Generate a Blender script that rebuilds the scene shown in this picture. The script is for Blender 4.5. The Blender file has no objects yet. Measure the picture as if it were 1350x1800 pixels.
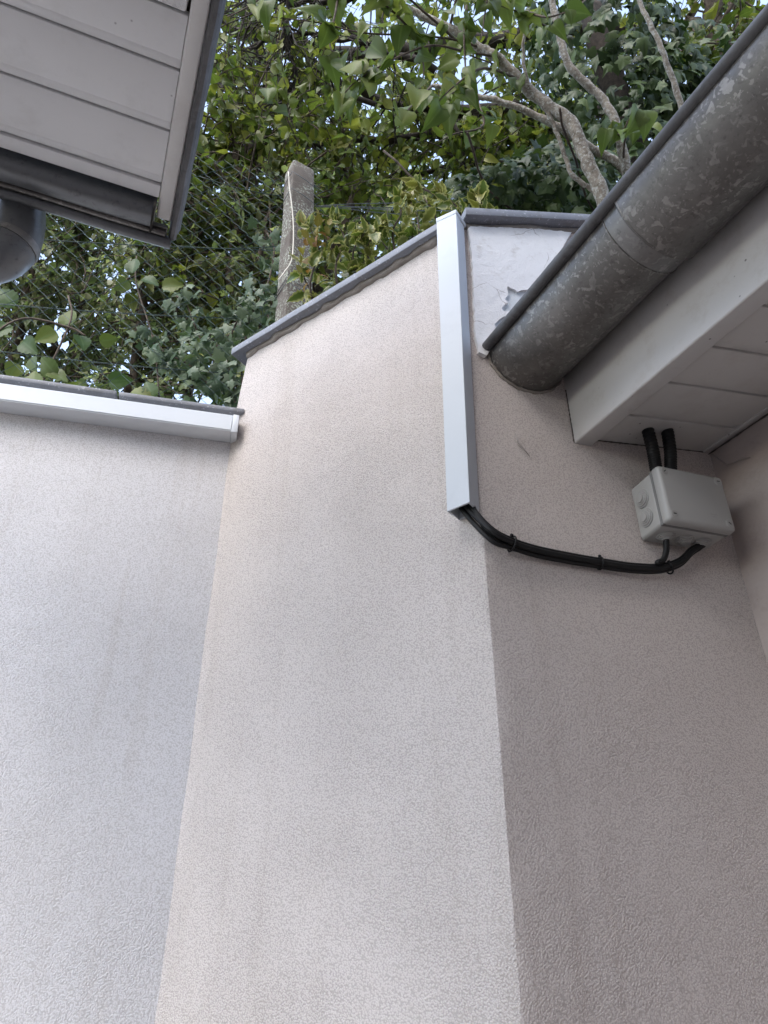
import bpy, bmesh, math, random
import numpy as np
from mathutils import Vector, Matrix
random.seed(7)
RNG = np.random.default_rng(11)
S = bpy.context.scene
COL = S.collection

# ------------------------------------------------------------------ camera, sky, sun, exposure
EYE = np.array([0.0, 0.0, 1.55])
FOC = 1300.0                                   # focal length in photo pixels (1350 x 1800)
PITCH = math.atan(778 / 1300)
cam_d = bpy.data.cameras.new('camera')
cam_d.sensor_fit = 'VERTICAL'; cam_d.sensor_height = 36.0; cam_d.lens = 36.0 * FOC / 1800
cam_d.clip_start = 0.05; cam_d.clip_end = 900
cam = bpy.data.objects.new('camera', cam_d); COL.objects.link(cam)
cam.location = EYE; cam.rotation_euler = (math.pi / 2 + PITCH, 0, 0)
S.camera = cam

SUN_EL, SUN_AZ = math.radians(45), math.radians(204)     # azimuth clockwise from +Y
w = bpy.data.worlds.new('World'); S.world = w; w.use_nodes = True
nt = w.node_tree; nt.nodes.clear()
sky = nt.nodes.new('ShaderNodeTexSky'); sky.sky_type = 'NISHITA'; sky.sun_disc = False
sky.sun_elevation = SUN_EL; sky.sun_rotation = SUN_AZ; sky.air_density = 1.0; sky.dust_density = 1.4; sky.ozone_density = 2.0
bg = nt.nodes.new('ShaderNodeBackground'); bg.inputs['Strength'].default_value = 0.15
wo = nt.nodes.new('ShaderNodeOutputWorld')
hs = nt.nodes.new('ShaderNodeHueSaturation'); hs.inputs['Saturation'].default_value = 0.74        # thin bright veil over the blue
nt.links.new(sky.outputs[0], hs.inputs['Color']); nt.links.new(hs.outputs[0], bg.inputs[0]); nt.links.new(bg.outputs[0], wo.inputs[0])
sd = bpy.data.lights.new('sun', 'SUN'); sd.energy = 0.5; sd.angle = math.radians(40); sd.color = (1.0, 0.96, 0.90)
so = bpy.data.objects.new('sun', sd); COL.objects.link(so)
_sv = Vector((math.sin(SUN_AZ) * math.cos(SUN_EL), math.cos(SUN_AZ) * math.cos(SUN_EL), math.sin(SUN_EL)))
so.rotation_euler = _sv.to_track_quat('Z', 'Y').to_euler(); so.location = (0, 0, 12)
S.view_settings.view_transform = 'Standard'; S.view_settings.look = 'None'
S.view_settings.gamma = 1.0; S.view_settings.use_curve_mapping = False
S.view_settings.exposure = 2.26
S.render.engine = 'CYCLES'
S.cycles.max_bounces = 10; S.cycles.diffuse_bounces = 6; S.cycles.transmission_bounces = 6; S.cycles.transparent_max_bounces = 6
S.cycles.use_denoising = True; S.cycles.denoising_prefilter = 'NONE'; S.cycles.sampling_pattern = 'BLUE_NOISE'

# ------------------------------------------------------------------ surveying helpers
_F = np.array([0, math.cos(PITCH), math.sin(PITCH)]); _U = np.array([0, -math.sin(PITCH), math.cos(PITCH)]); _X = np.array([1.0, 0, 0])
def ray(x, y): return _F + _X * (x - 675) / FOC + _U * (900 - y) / FOC
def at(x, y, depth): return EYE + ray(x, y) * depth          # the point seen at photo pixel x, y at a given depth
def hdir(a): a = math.radians(a); return np.array([math.sin(a), math.cos(a), 0.0])
def on(x, y, P0, n): r = ray(x, y); return EYE + r * (np.dot(n, P0 - EYE) / np.dot(n, r))
UP = np.array([0, 0, 1.0])
def unit(v): v = np.asarray(v, float); return v / np.linalg.norm(v)

# ------------------------------------------------------------------ object helpers
def link(o, parent=None):
    COL.objects.link(o)
    if parent is not None:
        o.parent = parent
        o.matrix_parent_inverse = Matrix.Translation(-Vector(parent.location))
    return o
def tag(o, label=None, cat=None, group=None, kind=None):
    if label: o['label'] = label
    if cat: o['category'] = cat
    if group: o['group'] = group
    if kind: o['kind'] = kind
    return o
def thing(name, label, cat, loc=(0, 0, 0), group=None):
    o = bpy.data.objects.new(name, None); o.empty_display_size = 0.05; o.location = [float(v) for v in loc]
    COL.objects.link(o); return tag(o, label, cat, group)
def mesh_obj(name, verts, faces, mat, parent=None, smooth=False, attrs=None):
    me = bpy.data.meshes.new(name)
    me.from_pydata([tuple(map(float, v)) for v in verts], [], [tuple(map(int, f)) for f in faces])
    if smooth: me.polygons.foreach_set('use_smooth', [True] * len(me.polygons))
    if attrs:
        for k, a in attrs.items():
            at_ = me.attributes.new(k, 'FLOAT', 'POINT'); at_.data.foreach_set('value', np.asarray(a, np.float32))
    me.materials.append(mat); me.update()
    return link(bpy.data.objects.new(name, me), parent)
class Acc:
    """collects verts and faces for ONE mesh"""
    def __init__(s): s.v = []; s.f = []
    def add(s, v, f):
        k = len(s.v); s.v.extend([np.asarray(q, float) for q in v]); s.f.extend([tuple(i + k for i in q) for q in f])
    def hexa(s, p):                     # p: 8 corners, bottom ring then top ring
        s.add(p, [(3, 2, 1, 0), (4, 5, 6, 7), (0, 1, 5, 4), (1, 2, 6, 5), (2, 3, 7, 6), (3, 0, 4, 7)])
    def box(s, o, a, b, c):             # origin corner and three edge vectors
        o, a, b, c = map(np.asarray, (o, a, b, c)); s.hexa([o, o + a, o + a + b, o + b, o + c, o + a + c, o + a + b + c, o + b + c])
    def tube(s, pts, radii, sides=8, cap=True):
        pts = [np.asarray(p, float) for p in pts]; n = len(pts)
        if np.isscalar(radii): radii = [radii] * n
        k = len(s.v); ref = None
        for i, p in enumerate(pts):
            t = unit(pts[min(i + 1, n - 1)] - pts[max(i - 1, 0)])
            if ref is None:
                ref = np.cross(t, UP); ref = unit(ref) if np.linalg.norm(ref) > 1e-3 else np.array([1.0, 0, 0])
            ref = unit(ref - t * np.dot(ref, t)); bi = np.cross(t, ref)
            for j in range(sides):
                a = 2 * math.pi * j / sides
                s.v.append(p + (ref * math.cos(a) + bi * math.sin(a)) * radii[i])
        for i in range(n - 1):
            for j in range(sides):
                a = k + i * sides + j; b = k + i * sides + (j + 1) % sides
                s.f.append((a, b, b + sides, a + sides))
        if cap:
            s.f.append(tuple(k + j for j in range(sides))[::-1]); s.f.append(tuple(k + (n - 1) * sides + j for j in range(sides)))
    def obj(s, name, mat, parent=None, smooth=False, bevel=0, seg=2, auto=False):
        o = mesh_obj(name, s.v, s.f, mat, parent, smooth)
        if bevel:
            bm = bmesh.new(); bm.from_mesh(o.data); bmesh.ops.recalc_face_normals(bm, faces=bm.faces)
            ed = [e for e in bm.edges if len(e.link_faces) == 2 and e.calc_face_angle(0) > 0.5]
            bmesh.ops.bevel(bm, geom=ed, offset=bevel, segments=seg, profile=0.5, affect='EDGES', clamp_overlap=True)
            for f in bm.faces: f.smooth = True
            bm.to_mesh(o.data); bm.free()
        if bevel or auto:
            o.data.polygons.foreach_set('use_smooth', [True] * len(o.data.polygons))
            o.data.set_sharp_from_angle(angle=math.radians(38))
        return o
def prism(acc, poly, ext):              # polygon of 3-D points extruded by ext
    n = len(poly); P = [np.asarray(p, float) for p in poly]; Q = [p + ext for p in P]
    acc.add(P + Q, [tuple(range(n))[::-1], tuple(range(n, 2 * n))] + [(i, (i + 1) % n, n + (i + 1) % n, n + i) for i in range(n)])
def smooth_path(pts, per=5):
    P = [np.asarray(p, float) for p in pts]; P = [2 * P[0] - P[1]] + P + [2 * P[-1] - P[-2]]; out = []
    for i in range(1, len(P) - 2):
        for k in range(per):
            t = k / per; a, b, c, d = P[i - 1:i + 3]
            out.append(0.5 * (2 * b + (c - a) * t + (2 * a - 5 * b + 4 * c - d) * t * t + (3 * b - a - 3 * c + d) * t ** 3))
    out.append(P[-2]); return out
def vnoise(x, y, seed=0):               # smooth value noise, arrays in, about -1..1
    x = np.asarray(x, float); y = np.asarray(y, float)
    xi = np.floor(x).astype(int); yi = np.floor(y).astype(int); fx = x - xi; fy = y - yi
    def h(a, b):
        q = (a * 374761393 + b * 668265263 + seed * 974634777) & 0xffffffff
        q = ((q ^ (q >> 13)) * 1274126177) & 0xffffffff
        return ((q ^ (q >> 16)) & 0xffff) / 32767.5 - 1
    sx = fx * fx * (3 - 2 * fx); sy = fy * fy * (3 - 2 * fy)
    return (h(xi, yi) * (1 - sx) + h(xi + 1, yi) * sx) * (1 - sy) + (h(xi, yi + 1) * (1 - sx) + h(xi + 1, yi + 1) * sx) * sy

# ------------------------------------------------------------------ materials
def new_mat(name):
    m = bpy.data.materials.new(name); m.use_nodes = True; t = m.node_tree
    return m, t, t.nodes['Principled BSDF']
def N(t, kind, **kw):
    n = t.nodes.new(kind)
    for k, v in kw.items():
        if k in n.inputs: n.inputs[k].default_value = v
        else: setattr(n, k, v)
    return n
def ramp(t, src, stops):
    r = t.nodes.new('ShaderNodeValToRGB'); e = r.color_ramp.elements
    while len(e) < len(stops): e.new(0.5)
    for el, (p, c) in zip(e, stops): el.position = p; el.color = tuple(c) + (1,) if len(c) == 3 else c
    t.links.new(src, r.inputs[0]); return r.outputs[0]
def mixc(t, fac, a, b, mode='MIX'):
    m = t.nodes.new('ShaderNodeMix'); m.data_type = 'RGBA'; m.blend_type = mode
    for sock, v in ((m.inputs[0], fac), (m.inputs[6], a), (m.inputs[7], b)):
        if isinstance(v, (int, float)): sock.default_value = v
        elif isinstance(v, tuple): sock.default_value = v + (1,) if len(v) == 3 else v
        else: t.links.new(v, sock)
    return m.outputs[2]
def coords(t, scale=(1, 1, 1), which='Object'):
    c = t.nodes.new('ShaderNodeTexCoord'); m = t.nodes.new('ShaderNodeMapping'); m.inputs['Scale'].default_value = scale
    t.links.new(c.outputs[which], m.inputs[0]); return m.outputs[0]
def noise(t, vec, scale, detail=4, rough=0.55, dist=0.0):
    n = N(t, 'ShaderNodeTexNoise', Scale=scale, Detail=detail, Roughness=rough, Distortion=dist); t.links.new(vec, n.inputs['Vector']); return n.outputs[0]
def bump(t, h, strength, distance, prev=None):
    b = N(t, 'ShaderNodeBump', Strength=strength, Distance=distance); t.links.new(h, b.inputs['Height'])
    if prev is not None: t.links.new(prev, b.inputs['Normal'])
    return b.outputs[0]

def mat_stucco(name, base, grime_and_shade, rough_bump=1.0, streak=0.5, coarse=370):
    m, t, p = new_mat(name); v = coords(t)
    big = noise(t, v, 2.3, 5, 0.6); c = mixc(t, ramp(t, big, [(0.35, (0, 0, 0)), (0.75, (1, 1, 1))]), base, tuple(0.75 * a + 0.25 * b for a, b in zip(base, grime_and_shade)))
    vs = coords(t, (6.0, 6.0, 0.35)); st = noise(t, vs, 3.0, 5, 0.65)                     # rain streaks
    c = mixc(t, ramp(t, st, [(0.55, (0, 0, 0)), (0.78, (streak,) * 3)]), c, grime_and_shade)
    sp = noise(t, v, 26, 5, 0.75); sm = ramp(t, noise(t, v, 3.7, 3), [(0.5, (0, 0, 0)), (0.68, (1, 1, 1))])   # mildew patches
    c = mixc(t, mixc(t, 1.0, ramp(t, sp, [(0.54, (0, 0, 0)), (0.72, (0.32,) * 3)]), sm, 'MULTIPLY'), c, tuple(0.75 * q for q in grime_and_shade))
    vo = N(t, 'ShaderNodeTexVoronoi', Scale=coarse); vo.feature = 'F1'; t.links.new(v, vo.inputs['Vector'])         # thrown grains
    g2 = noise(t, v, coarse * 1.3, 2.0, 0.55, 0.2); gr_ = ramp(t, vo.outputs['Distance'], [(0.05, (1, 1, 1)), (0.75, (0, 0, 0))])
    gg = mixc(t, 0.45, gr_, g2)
    c = mixc(t, ramp(t, gg, [(0.26, (0.36,) * 3), (0.45, (0, 0, 0))]), c, tuple(0.55 * q for q in grime_and_shade))   # shade in the pits between grains, painted into the colour
    c = mixc(t, ramp(t, gg, [(0.55, (0, 0, 0)), (0.72, (0.3,) * 3)]), c, tuple(min(0.8, 1.14 * q) for q in base))   # light on the grain tops, painted as a paler colour
    t.links.new(c, p.inputs['Base Color']); p.inputs['Roughness'].default_value = 0.92; p.inputs['Specular IOR Level'].default_value = 0.15
    flat_ = ramp(t, noise(t, v, 7, 3, 0.6), [(0.35, (0.45,) * 3), (0.62, (1, 1, 1))])       # trowelled, flatter spots
    b = bump(t, mixc(t, 1.0, ramp(t, gg, [(0.2, (0, 0, 0)), (0.75, (1, 1, 1))]), flat_, 'MULTIPLY'), 0.75 * rough_bump, 0.0018)
    b = bump(t, noise(t, v, 55, 3), 0.14 * rough_bump, 0.004, b)
    t.links.new(b, p.inputs['Normal']); return m
def mat_plain(name, col, rough=0.5, var=0.08, scale=12, metal=0.0, dirt=None, dirt_amt=0.4, bumps=0.0, spec=0.5, specks=0.0):
    m, t, p = new_mat(name); v = coords(t)
    n = noise(t, v, scale, 5, 0.6); c = mixc(t, n, tuple(x * (1 - var) for x in col), tuple(min(1, x * (1 + var)) for x in col))
    if dirt:
        d = noise(t, v, scale * 2.7, 6, 0.7); c = mixc(t, ramp(t, d, [(0.52, (0, 0, 0)), (0.78, (dirt_amt,) * 3)]), c, dirt)
    if specks:
        vo = N(t, 'ShaderNodeTexVoronoi', Scale=38.0); t.links.new(v, vo.inputs['Vector'])
        wn = noise(t, v, 5, 2); sel = ramp(t, vo.outputs['Color'], [(0.60, (0, 0, 0)), (0.64, (specks,) * 3)])
        c = mixc(t, mixc(t, 1.0, ramp(t, vo.outputs['Distance'], [(0.05, (1, 1, 1)), (0.09, (0, 0, 0))]), sel, 'MULTIPLY'), c, (0.06, 0.05, 0.045))
    t.links.new(c, p.inputs['Base Color']); p.inputs['Roughness'].default_value = rough; p.inputs['Metallic'].default_value = metal
    p.inputs['Specular IOR Level'].default_value = spec
    if bumps: t.links.new(bump(t, noise(t, v, scale * 8, 4), bumps, 0.002), p.inputs['Normal'])
    return m
def mat_zinc(name, dark=(0.115, 0.109, 0.103), light=(0.33, 0.318, 0.30), rough=0.42, blot=70, metal=0.75, amt=0.8):
    m, t, p = new_mat(name); v = coords(t)
    n = noise(t, v, 9, 7, 0.7)
    c = mixc(t, ramp(t, n, [(0.3, (0, 0, 0)), (0.72, (1, 1, 1))]), dark, tuple(0.6 * a + 0.4 * b for a, b in zip(dark, light)))
    n1 = noise(t, v, blot, 2.0, 0.5, 0.6); n2 = noise(t, v, blot * 2.3, 2.0, 0.5, 0.4); msk = ramp(t, noise(t, v, 13, 3), [(0.36, (0.1,) * 3), (0.6, (1, 1, 1))])
    for q, lo, hi, k in ((n1, .58, .63, amt), (n2, .60, .66, amt * .7)):
        c = mixc(t, mixc(t, 1.0, ramp(t, q, [(lo, (0, 0, 0)), (hi, (k,) * 3)]), msk, 'MULTIPLY'), c, light)
    c = mixc(t, ramp(t, noise(t, v, 100, 4, 0.7), [(0.55, (0, 0, 0)), (0.75, (0.55,) * 3)]), c, (0.045, 0.041, 0.038))
    t.links.new(c, p.inputs['Base Color']); p.inputs['Metallic'].default_value = metal
    t.links.new(ramp(t, n1, [(0.3, (rough - 0.06,) * 3), (0.7, (rough + 0.16,) * 3)]), p.inputs['Roughness'])
    t.links.new(bump(t, noise(t, v, 45, 5), 0.16, 0.002), p.inputs['Normal']); return m
def mat_leaf(name, c0, c1, c2, edge=None, trans=0.4, rough=0.42):
    m, t, p = new_mat(name); out = t.nodes['Material Output']
    a = N(t, 'ShaderNodeAttribute'); a.attribute_name = 'rnd'
    oi = t.nodes.new('ShaderNodeObjectInfo')
    ad = t.nodes.new('ShaderNodeMath'); ad.operation = 'ADD'; t.links.new(a.outputs['Fac'], ad.inputs[0]); t.links.new(oi.outputs['Random'], ad.inputs[1])
    fr = t.nodes.new('ShaderNodeMath'); fr.operation = 'FRACT'; t.links.new(ad.outputs[0], fr.inputs[0])
    c = ramp(t, fr.outputs[0], [(0.0, c0), (0.5, c1), (0.9, c2), (1.0, c2)])
    e = N(t, 'ShaderNodeAttribute'); e.attribute_name = 'edge'
    v = coords(t); mot = noise(t, v, 70, 3, 0.6)
    if edge: c = mixc(t, ramp(t, e.outputs['Fac'], [(0.45, (0, 0, 0)), (0.8, (0.85,) * 3)]), c, edge)
    else: c = mixc(t, ramp(t, e.outputs['Fac'], [(0.0, (0.35,) * 3), (0.16, (0, 0, 0))]), c, tuple(min(1, 1.6 * x + 0.03) for x in c1))
    c = mixc(t, ramp(t, mot, [(0.45, (0, 0, 0)), (0.8, (0.35,) * 3)]), c, tuple(0.55 * x for x in c0))
    t.links.new(c, p.inputs['Base Color']); p.inputs['Roughness'].default_value = rough; p.inputs['Specular IOR Level'].default_value = 0.28
    tr = t.nodes.new('ShaderNodeBsdfTranslucent'); t.links.new(mixc(t, 1.0, c, (1.15, 1.32, 0.75), 'MULTIPLY'), tr.inputs[0])
    mx = t.nodes.new('ShaderNodeMixShader'); mx.inputs[0].default_value = trans
    t.links.new(p.outputs[0], mx.inputs[1]); t.links.new(tr.outputs[0], mx.inputs[2]); t.links.new(mx.outputs[0], out.inputs[0]); return m
def mat_bark(name, base, dark, lichen=None, sc=40):
    m, t, p = new_mat(name); v = coords(t)
    n = noise(t, v, sc, 5, 0.65); c = mixc(t, ramp(t, n, [(0.35, (0, 0, 0)), (0.65, (1, 1, 1))]), dark, base)
    if lichen: c = mixc(t, ramp(t, noise(t, v, sc * 2.6, 4, 0.7), [(0.5, (0, 0, 0)), (0.6, (0.8,) * 3)]), c, lichen)
    t.links.new(c, p.inputs['Base Color']); p.inputs['Roughness'].default_value = 0.9
    t.links.new(bump(t, n, 0.6, 0.004), p.inputs['Normal']); return m
def mat_concrete(name):
    m, t, p = new_mat(name); v = coords(t)
    n = noise(t, v, 18, 6, 0.65); c = mixc(t, n, (0.065, 0.054, 0.045), (0.15, 0.128, 0.11))
    li = noise(t, v, 125, 3, 0.65, 0.0); lm = noise(t, v, 9, 2)
    f = mixc(t, 1.0, ramp(t, li, [(0.52, (0, 0, 0)), (0.58, (0.9,) * 3)]), ramp(t, lm, [(0.38, (0, 0, 0)), (0.55, (1, 1, 1))]), 'MULTIPLY')
    c = mixc(t, f, c, (0.34, 0.37, 0.31)); t.links.new(c, p.inputs['Base Color']); p.inputs['Roughness'].default_value = 0.95
    t.links.new(bump(t, noise(t, v, 120, 5, 0.7), 0.7, 0.003), p.inputs['Normal']); return m
def mat_slate(name, base=(0.17, 0.19, 0.24), speck=(0.42, 0.44, 0.48), und=(0.13, 0.12, 0.11)):
    m, t, p = new_mat(name); v = coords(t)
    n = noise(t, v, 14, 5, 0.6); c = mixc(t, n, tuple(0.75 * x for x in base), tuple(1.25 * x for x in base))
    s = noise(t, v, 130, 3, 0.7); c = mixc(t, ramp(t, s, [(0.60, (0, 0, 0)), (0.68, (0.8,) * 3)]), c, speck)
    d = noise(t, v, 30, 5, 0.7); c = mixc(t, ramp(t, d, [(0.52, (0, 0, 0)), (0.75, (0.7,) * 3)]), c, und)
    t.links.new(c, p.inputs['Base Color']); p.inputs['Roughness'].default_value = 0.6
    t.links.new(bump(t, d, 0.4, 0.003), p.inputs['Normal']); return m

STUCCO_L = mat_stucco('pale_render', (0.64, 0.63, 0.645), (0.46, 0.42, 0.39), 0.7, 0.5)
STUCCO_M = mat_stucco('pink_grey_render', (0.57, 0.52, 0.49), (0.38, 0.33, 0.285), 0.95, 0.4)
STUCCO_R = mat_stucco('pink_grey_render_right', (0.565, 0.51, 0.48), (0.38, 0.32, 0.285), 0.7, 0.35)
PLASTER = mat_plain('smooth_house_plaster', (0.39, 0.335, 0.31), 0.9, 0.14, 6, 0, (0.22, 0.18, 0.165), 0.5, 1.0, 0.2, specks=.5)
def mat_oldpaint(name):
    m, t, p = new_mat(name); v = coords(t)
    c = mixc(t, noise(t, v, 16, 5, 0.65), (0.70, 0.705, 0.715), (0.80, 0.80, 0.80))
    c = mixc(t, ramp(t, noise(t, v, 34, 6, 0.75), [(0.55, (0, 0, 0)), (0.75, (0.6,) * 3)]), c, (0.48, 0.45, 0.42))
    wv = t.nodes.new('ShaderNodeVectorMath'); wv.operation = 'MULTIPLY_ADD'; wv.inputs[1].default_value = (0.05,) * 3
    nz = N(t, 'ShaderNodeTexNoise', Scale=14.0, Detail=4.0); t.links.new(v, nz.inputs['Vector']); t.links.new(nz.outputs[1], wv.inputs[0]); t.links.new(v, wv.inputs[2])
    vo = N(t, 'ShaderNodeTexVoronoi', Scale=11.0); vo.feature = 'DISTANCE_TO_EDGE'; t.links.new(wv.outputs[0], vo.inputs['Vector'])
    cr = mixc(t, 1.0, ramp(t, vo.outputs['Distance'], [(0.0, (0.8,) * 3), (0.012, (0, 0, 0))]), ramp(t, noise(t, v, 9, 2), [(0.5, (0, 0, 0)), (0.56, (1, 1, 1))]), 'MULTIPLY')
    c = mixc(t, cr, c, (0.26, 0.23, 0.21))
    t.links.new(c, p.inputs['Base Color']); p.inputs['Roughness'].default_value = 0.75; p.inputs['Specular IOR Level'].default_value = 0.25
    b = bump(t, noise(t, v, 260, 3), 0.8, 0.0016); b = bump(t, noise(t, v, 48, 4, 0.6), 0.4, 0.005, b); t.links.new(b, p.inputs['Normal']); return m
PAINT = mat_oldpaint('old_white_masonry_paint')
UNDERCOAT = mat_plain('pale_undercoat', (0.62, 0.66, 0.68), 0.8, 0.1, 40, 0, (0.35, 0.34, 0.32), 0.6, 0.5)
PVC = mat_plain('white_pvc', (0.66, 0.69, 0.715), 0.6, 0.015, 6, 0, (0.52, 0.53, 0.54), 0.3, spec=0.25)
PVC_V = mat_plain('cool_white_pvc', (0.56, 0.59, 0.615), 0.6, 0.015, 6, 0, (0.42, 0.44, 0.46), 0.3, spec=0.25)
PVC_SOF = mat_plain('soffit_white_pvc', (0.62, 0.62, 0.62), 0.4, 0.02, 5, 0, (0.42, 0.41, 0.40), 0.35, specks=.5)
PVC_DULL = mat_plain('dull_white_pvc', (0.53, 0.515, 0.495), 0.42, 0.03, 5, 0, (0.36, 0.32, 0.29), 0.45, specks=.8)
WOOD_WHITE = mat_plain('white_painted_timber', (0.49, 0.475, 0.46), 0.5, 0.04, 9, 0, (0.30, 0.26, 0.22), 0.5, 0.12, specks=.8)
PEEL = mat_plain('flaking_white_timber', (0.62, 0.62, 0.62), 0.75, 0.1, 30, 0, (0.20, 0.18, 0.17), 0.8, 0.9)
ZINC = mat_zinc('weathered_zinc')
ZINC_B = mat_zinc('dark_zinc_flashing', (0.075, 0.074, 0.076), (0.17, 0.17, 0.175), 0.55, 30, 0.4, 0.35)
ZINC_G = mat_zinc('grey_zinc_pipe', (0.13, 0.135, 0.14), (0.22, 0.225, 0.23), 0.42, 25, 0.7, 0.2)
ZINC_L = mat_zinc('solder_band_zinc', (0.17, 0.167, 0.163), (0.32, 0.31, 0.30), 0.42, 50)
SLATE = mat_slate('blue_slate', (0.19, 0.20, 0.225))
SLATE_G = mat_slate('speckled_grey_slate', (0.20, 0.205, 0.22), (0.50, 0.51, 0.52))
MORTAR = mat_plain('bedding_mortar', (0.26, 0.23, 0.20), 0.95, 0.2, 40, 0, (0.12, 0.10, 0.09), 0.6, 0.9)
GREY_BOX = mat_plain('light_grey_box_plastic', (0.34, 0.335, 0.32), 0.4, 0.015, 8, 0, (0.42, 0.40, 0.37), 0.15)
GREY_RUB = mat_plain('grey_rubber', (0.31, 0.305, 0.29), 0.55, 0.02, 20)
BLACK = mat_plain('black_cable_sheath', (0.010, 0.010, 0.0105), 0.5, 0.1, 30, spec=0.25)
DARK = mat_plain('dark_slot', (0.02, 0.02, 0.02), 0.8)
CONCRETE = mat_concrete('lichen_concrete')
GREEN_WIRE = mat_plain('green_coated_wire', (0.016, 0.042, 0.036), 0.4, 0.2, 20)
GALV = mat_plain('dull_wire', (0.10, 0.11, 0.115), 0.45, 0.2, 20, 0.6)
STRING = mat_plain('pale_twine', (0.62, 0.58, 0.50), 0.9, 0.1, 60)
PAVE = mat_plain('yard_paving_stone', (0.12, 0.11, 0.10), 0.9, 0.2, 4, 0, (0.07, 0.06, 0.055), 0.5, 0.4)
SOIL = mat_plain('garden_soil', (0.06, 0.045, 0.03), 0.95, 0.3, 6, 0, (0.03, 0.04, 0.015), 0.6, 0.8)
TILE = mat_plain('roof_covering', (0.16, 0.13, 0.12), 0.8, 0.2, 8)
COBWEB_D = mat_plain('dark_joint_dirt', (0.10, 0.085, 0.075), 0.95, 0.2, 30)
COBWEB = mat_plain('grey_cobweb', (0.32, 0.29, 0.27), 0.95, 0.2, 30)

# ------------------------------------------------------------------ frame of the place
D0 = 1.05
ARR = EYE * [0, 0, 1] + hdir(8.75) * D0                       # arris between angled wall and right wall
dR, dM, dL = hdir(72), hdir(-56), hdir(77)
nR, nM, nL = (np.array([d[1], -d[0], 0]) for d in (dR, dM, dL))
nM = -nM                                                      # all three normals face the yard
CORN = on(403, 800, ARR, nM)                                  # inner corner, left wall / angled wall
HC = on(1245, 795, ARR, nR)                                   # corner right wall / house wall
def onR(x, y, o=0.0): return on(x, y, ARR + nR * o, nR)
def onM(x, y, o=0.0): return on(x, y, ARR + nM * o, nM)
def onL(x, y, o=0.0): return on(x, y, CORN + nL * o, nL)

# ------------------------------------------------------------------ setting: yard paving and upper garden soil
def flat(p, z): return np.array([p[0], p[1], z])
mesh_obj('yard_pavement', [(-300, -300, 0), (300, -300, 0), (300, 300, 0), (-300, 300, 0)], [(0, 1, 2, 3)], PAVE)['kind'] = 'structure'
Ga = flat(CORN - nL * 0.12 - dL * 40, 2.45); Gb = flat(CORN - nL * 0.12 + dL * 0.06, 2.45)
Gc = flat(ARR - nR * 0.15 + nM * -0.08, 2.45); Gd = flat(ARR - nR * 0.15 + dR * 40, 2.45)
mesh_obj('garden_ground', [Ga, Gb, Gc, Gd, (300, 300, 2.45), (-300, 300, 2.45)], [(0, 1, 2, 3, 4, 5)], SOIL)['kind'] = 'structure'

# ------------------------------------------------------------------ rendered walls
def wall(name, label, O, d, n, u0, u1, ztop, mat, th, seed, rows=330, cols=60, edge0=0, edge1=0, bow=None):
    root = thing(name, label, 'wall', flat(O + d * (u0 + u1) / 2, 0))
    us = np.linspace(u0, u1, cols + 1); zs = np.concatenate([np.linspace(0, 1.2, 12)[:-1], np.linspace(1.2, 3.1, rows)])
    V = []
    U_, Z_ = np.meshgrid(us, zs / 3.1, indexing='ij')
    tops = np.array([ztop(u) for u in us])
    Zr = zs[None, :] / 3.1 * tops[:, None]
    disp = 0.0013 * vnoise(U_ * 7 + 40, Zr * 7, seed) + 0.0004 * vnoise(U_ * 31 + 90, Zr * 37, seed + 1) + 0.0002 * vnoise(U_ * 130, Zr * 110, seed + 2)
    nu, nz = U_.shape
    if bow is not None: U_ = U_ + bow(Zr) * np.linspace(1, 0, nu)[:, None]
    P = flat(O, 0)[None, None, :] + d[None, None, :] * U_[..., None] + n[None, None, :] * disp[..., None] + UP * Zr[..., None]
    if edge0 or edge1:                                         # both walls share one worn arris
        e_i = 0 if edge0 else -1; zz = Zr[e_i]
        bis = unit(nM + nR); j = 0.0013 + 0.0004 * vnoise(zz * 160, zz * 0 + 3.3, 5) + 0.0004 * vnoise(zz * 45, zz * 0, 6) + 0.0007 * vnoise(zz * 6, zz * 0, 7)
        P[e_i] = flat(ARR, 0)[None, :] - bis[None, :] * j[:, None] + UP[None, :] * zz[:, None]
    verts = P.reshape(-1, 3); idx = np.arange(nu * nz).reshape(nu, nz)
    faces = [(idx[i, j], idx[i + 1, j], idx[i + 1, j + 1], idx[i, j + 1]) for i in range(nu - 1) for j in range(nz - 1)]
    ring = list(idx[:, 0]) + list(idx[-1, 1:]) + list(idx[::-1, -1][1:]) + list(idx[0, ::-1][1:-1])
    k = len(verts); back = verts[ring] - n * th; verts = np.vstack([verts, back]); m = len(ring)
    for i in range(m): faces.append((ring[i], k + i, k + (i + 1) % m, ring[(i + 1) % m]))
    faces.append(tuple(k + i for i in range(m)))
    mesh_obj('render_face', verts, faces, mat, root, True).data.set_sharp_from_angle(angle=math.radians(50))
    return root

# left wall: level top at the underside of its coping
zL = onL(200, 694, 0.03)[2]
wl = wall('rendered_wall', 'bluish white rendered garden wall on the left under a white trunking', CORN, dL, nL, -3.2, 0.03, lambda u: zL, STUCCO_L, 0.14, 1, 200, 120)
# angled wall: top from underside of coping at its two ends
uA = float(np.dot(ARR - CORN, -dM))                            # length, measured from the inner corner to the arris
qa, qb = onM(440, 622), onM(765, 428)
ua, ub = float(np.dot(qa - CORN, -dM)), float(np.dot(qb - CORN, -dM))
ztM = lambda u: qa[2] + (qb[2] - qa[2]) * (u - ua) / (ub - ua)
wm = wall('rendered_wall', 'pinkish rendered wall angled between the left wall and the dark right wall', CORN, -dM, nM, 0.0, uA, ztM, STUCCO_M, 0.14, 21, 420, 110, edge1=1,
          bow=lambda z: np.clip((z - 2.62) / 0.22, 0, 1) * 0.022)
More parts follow.
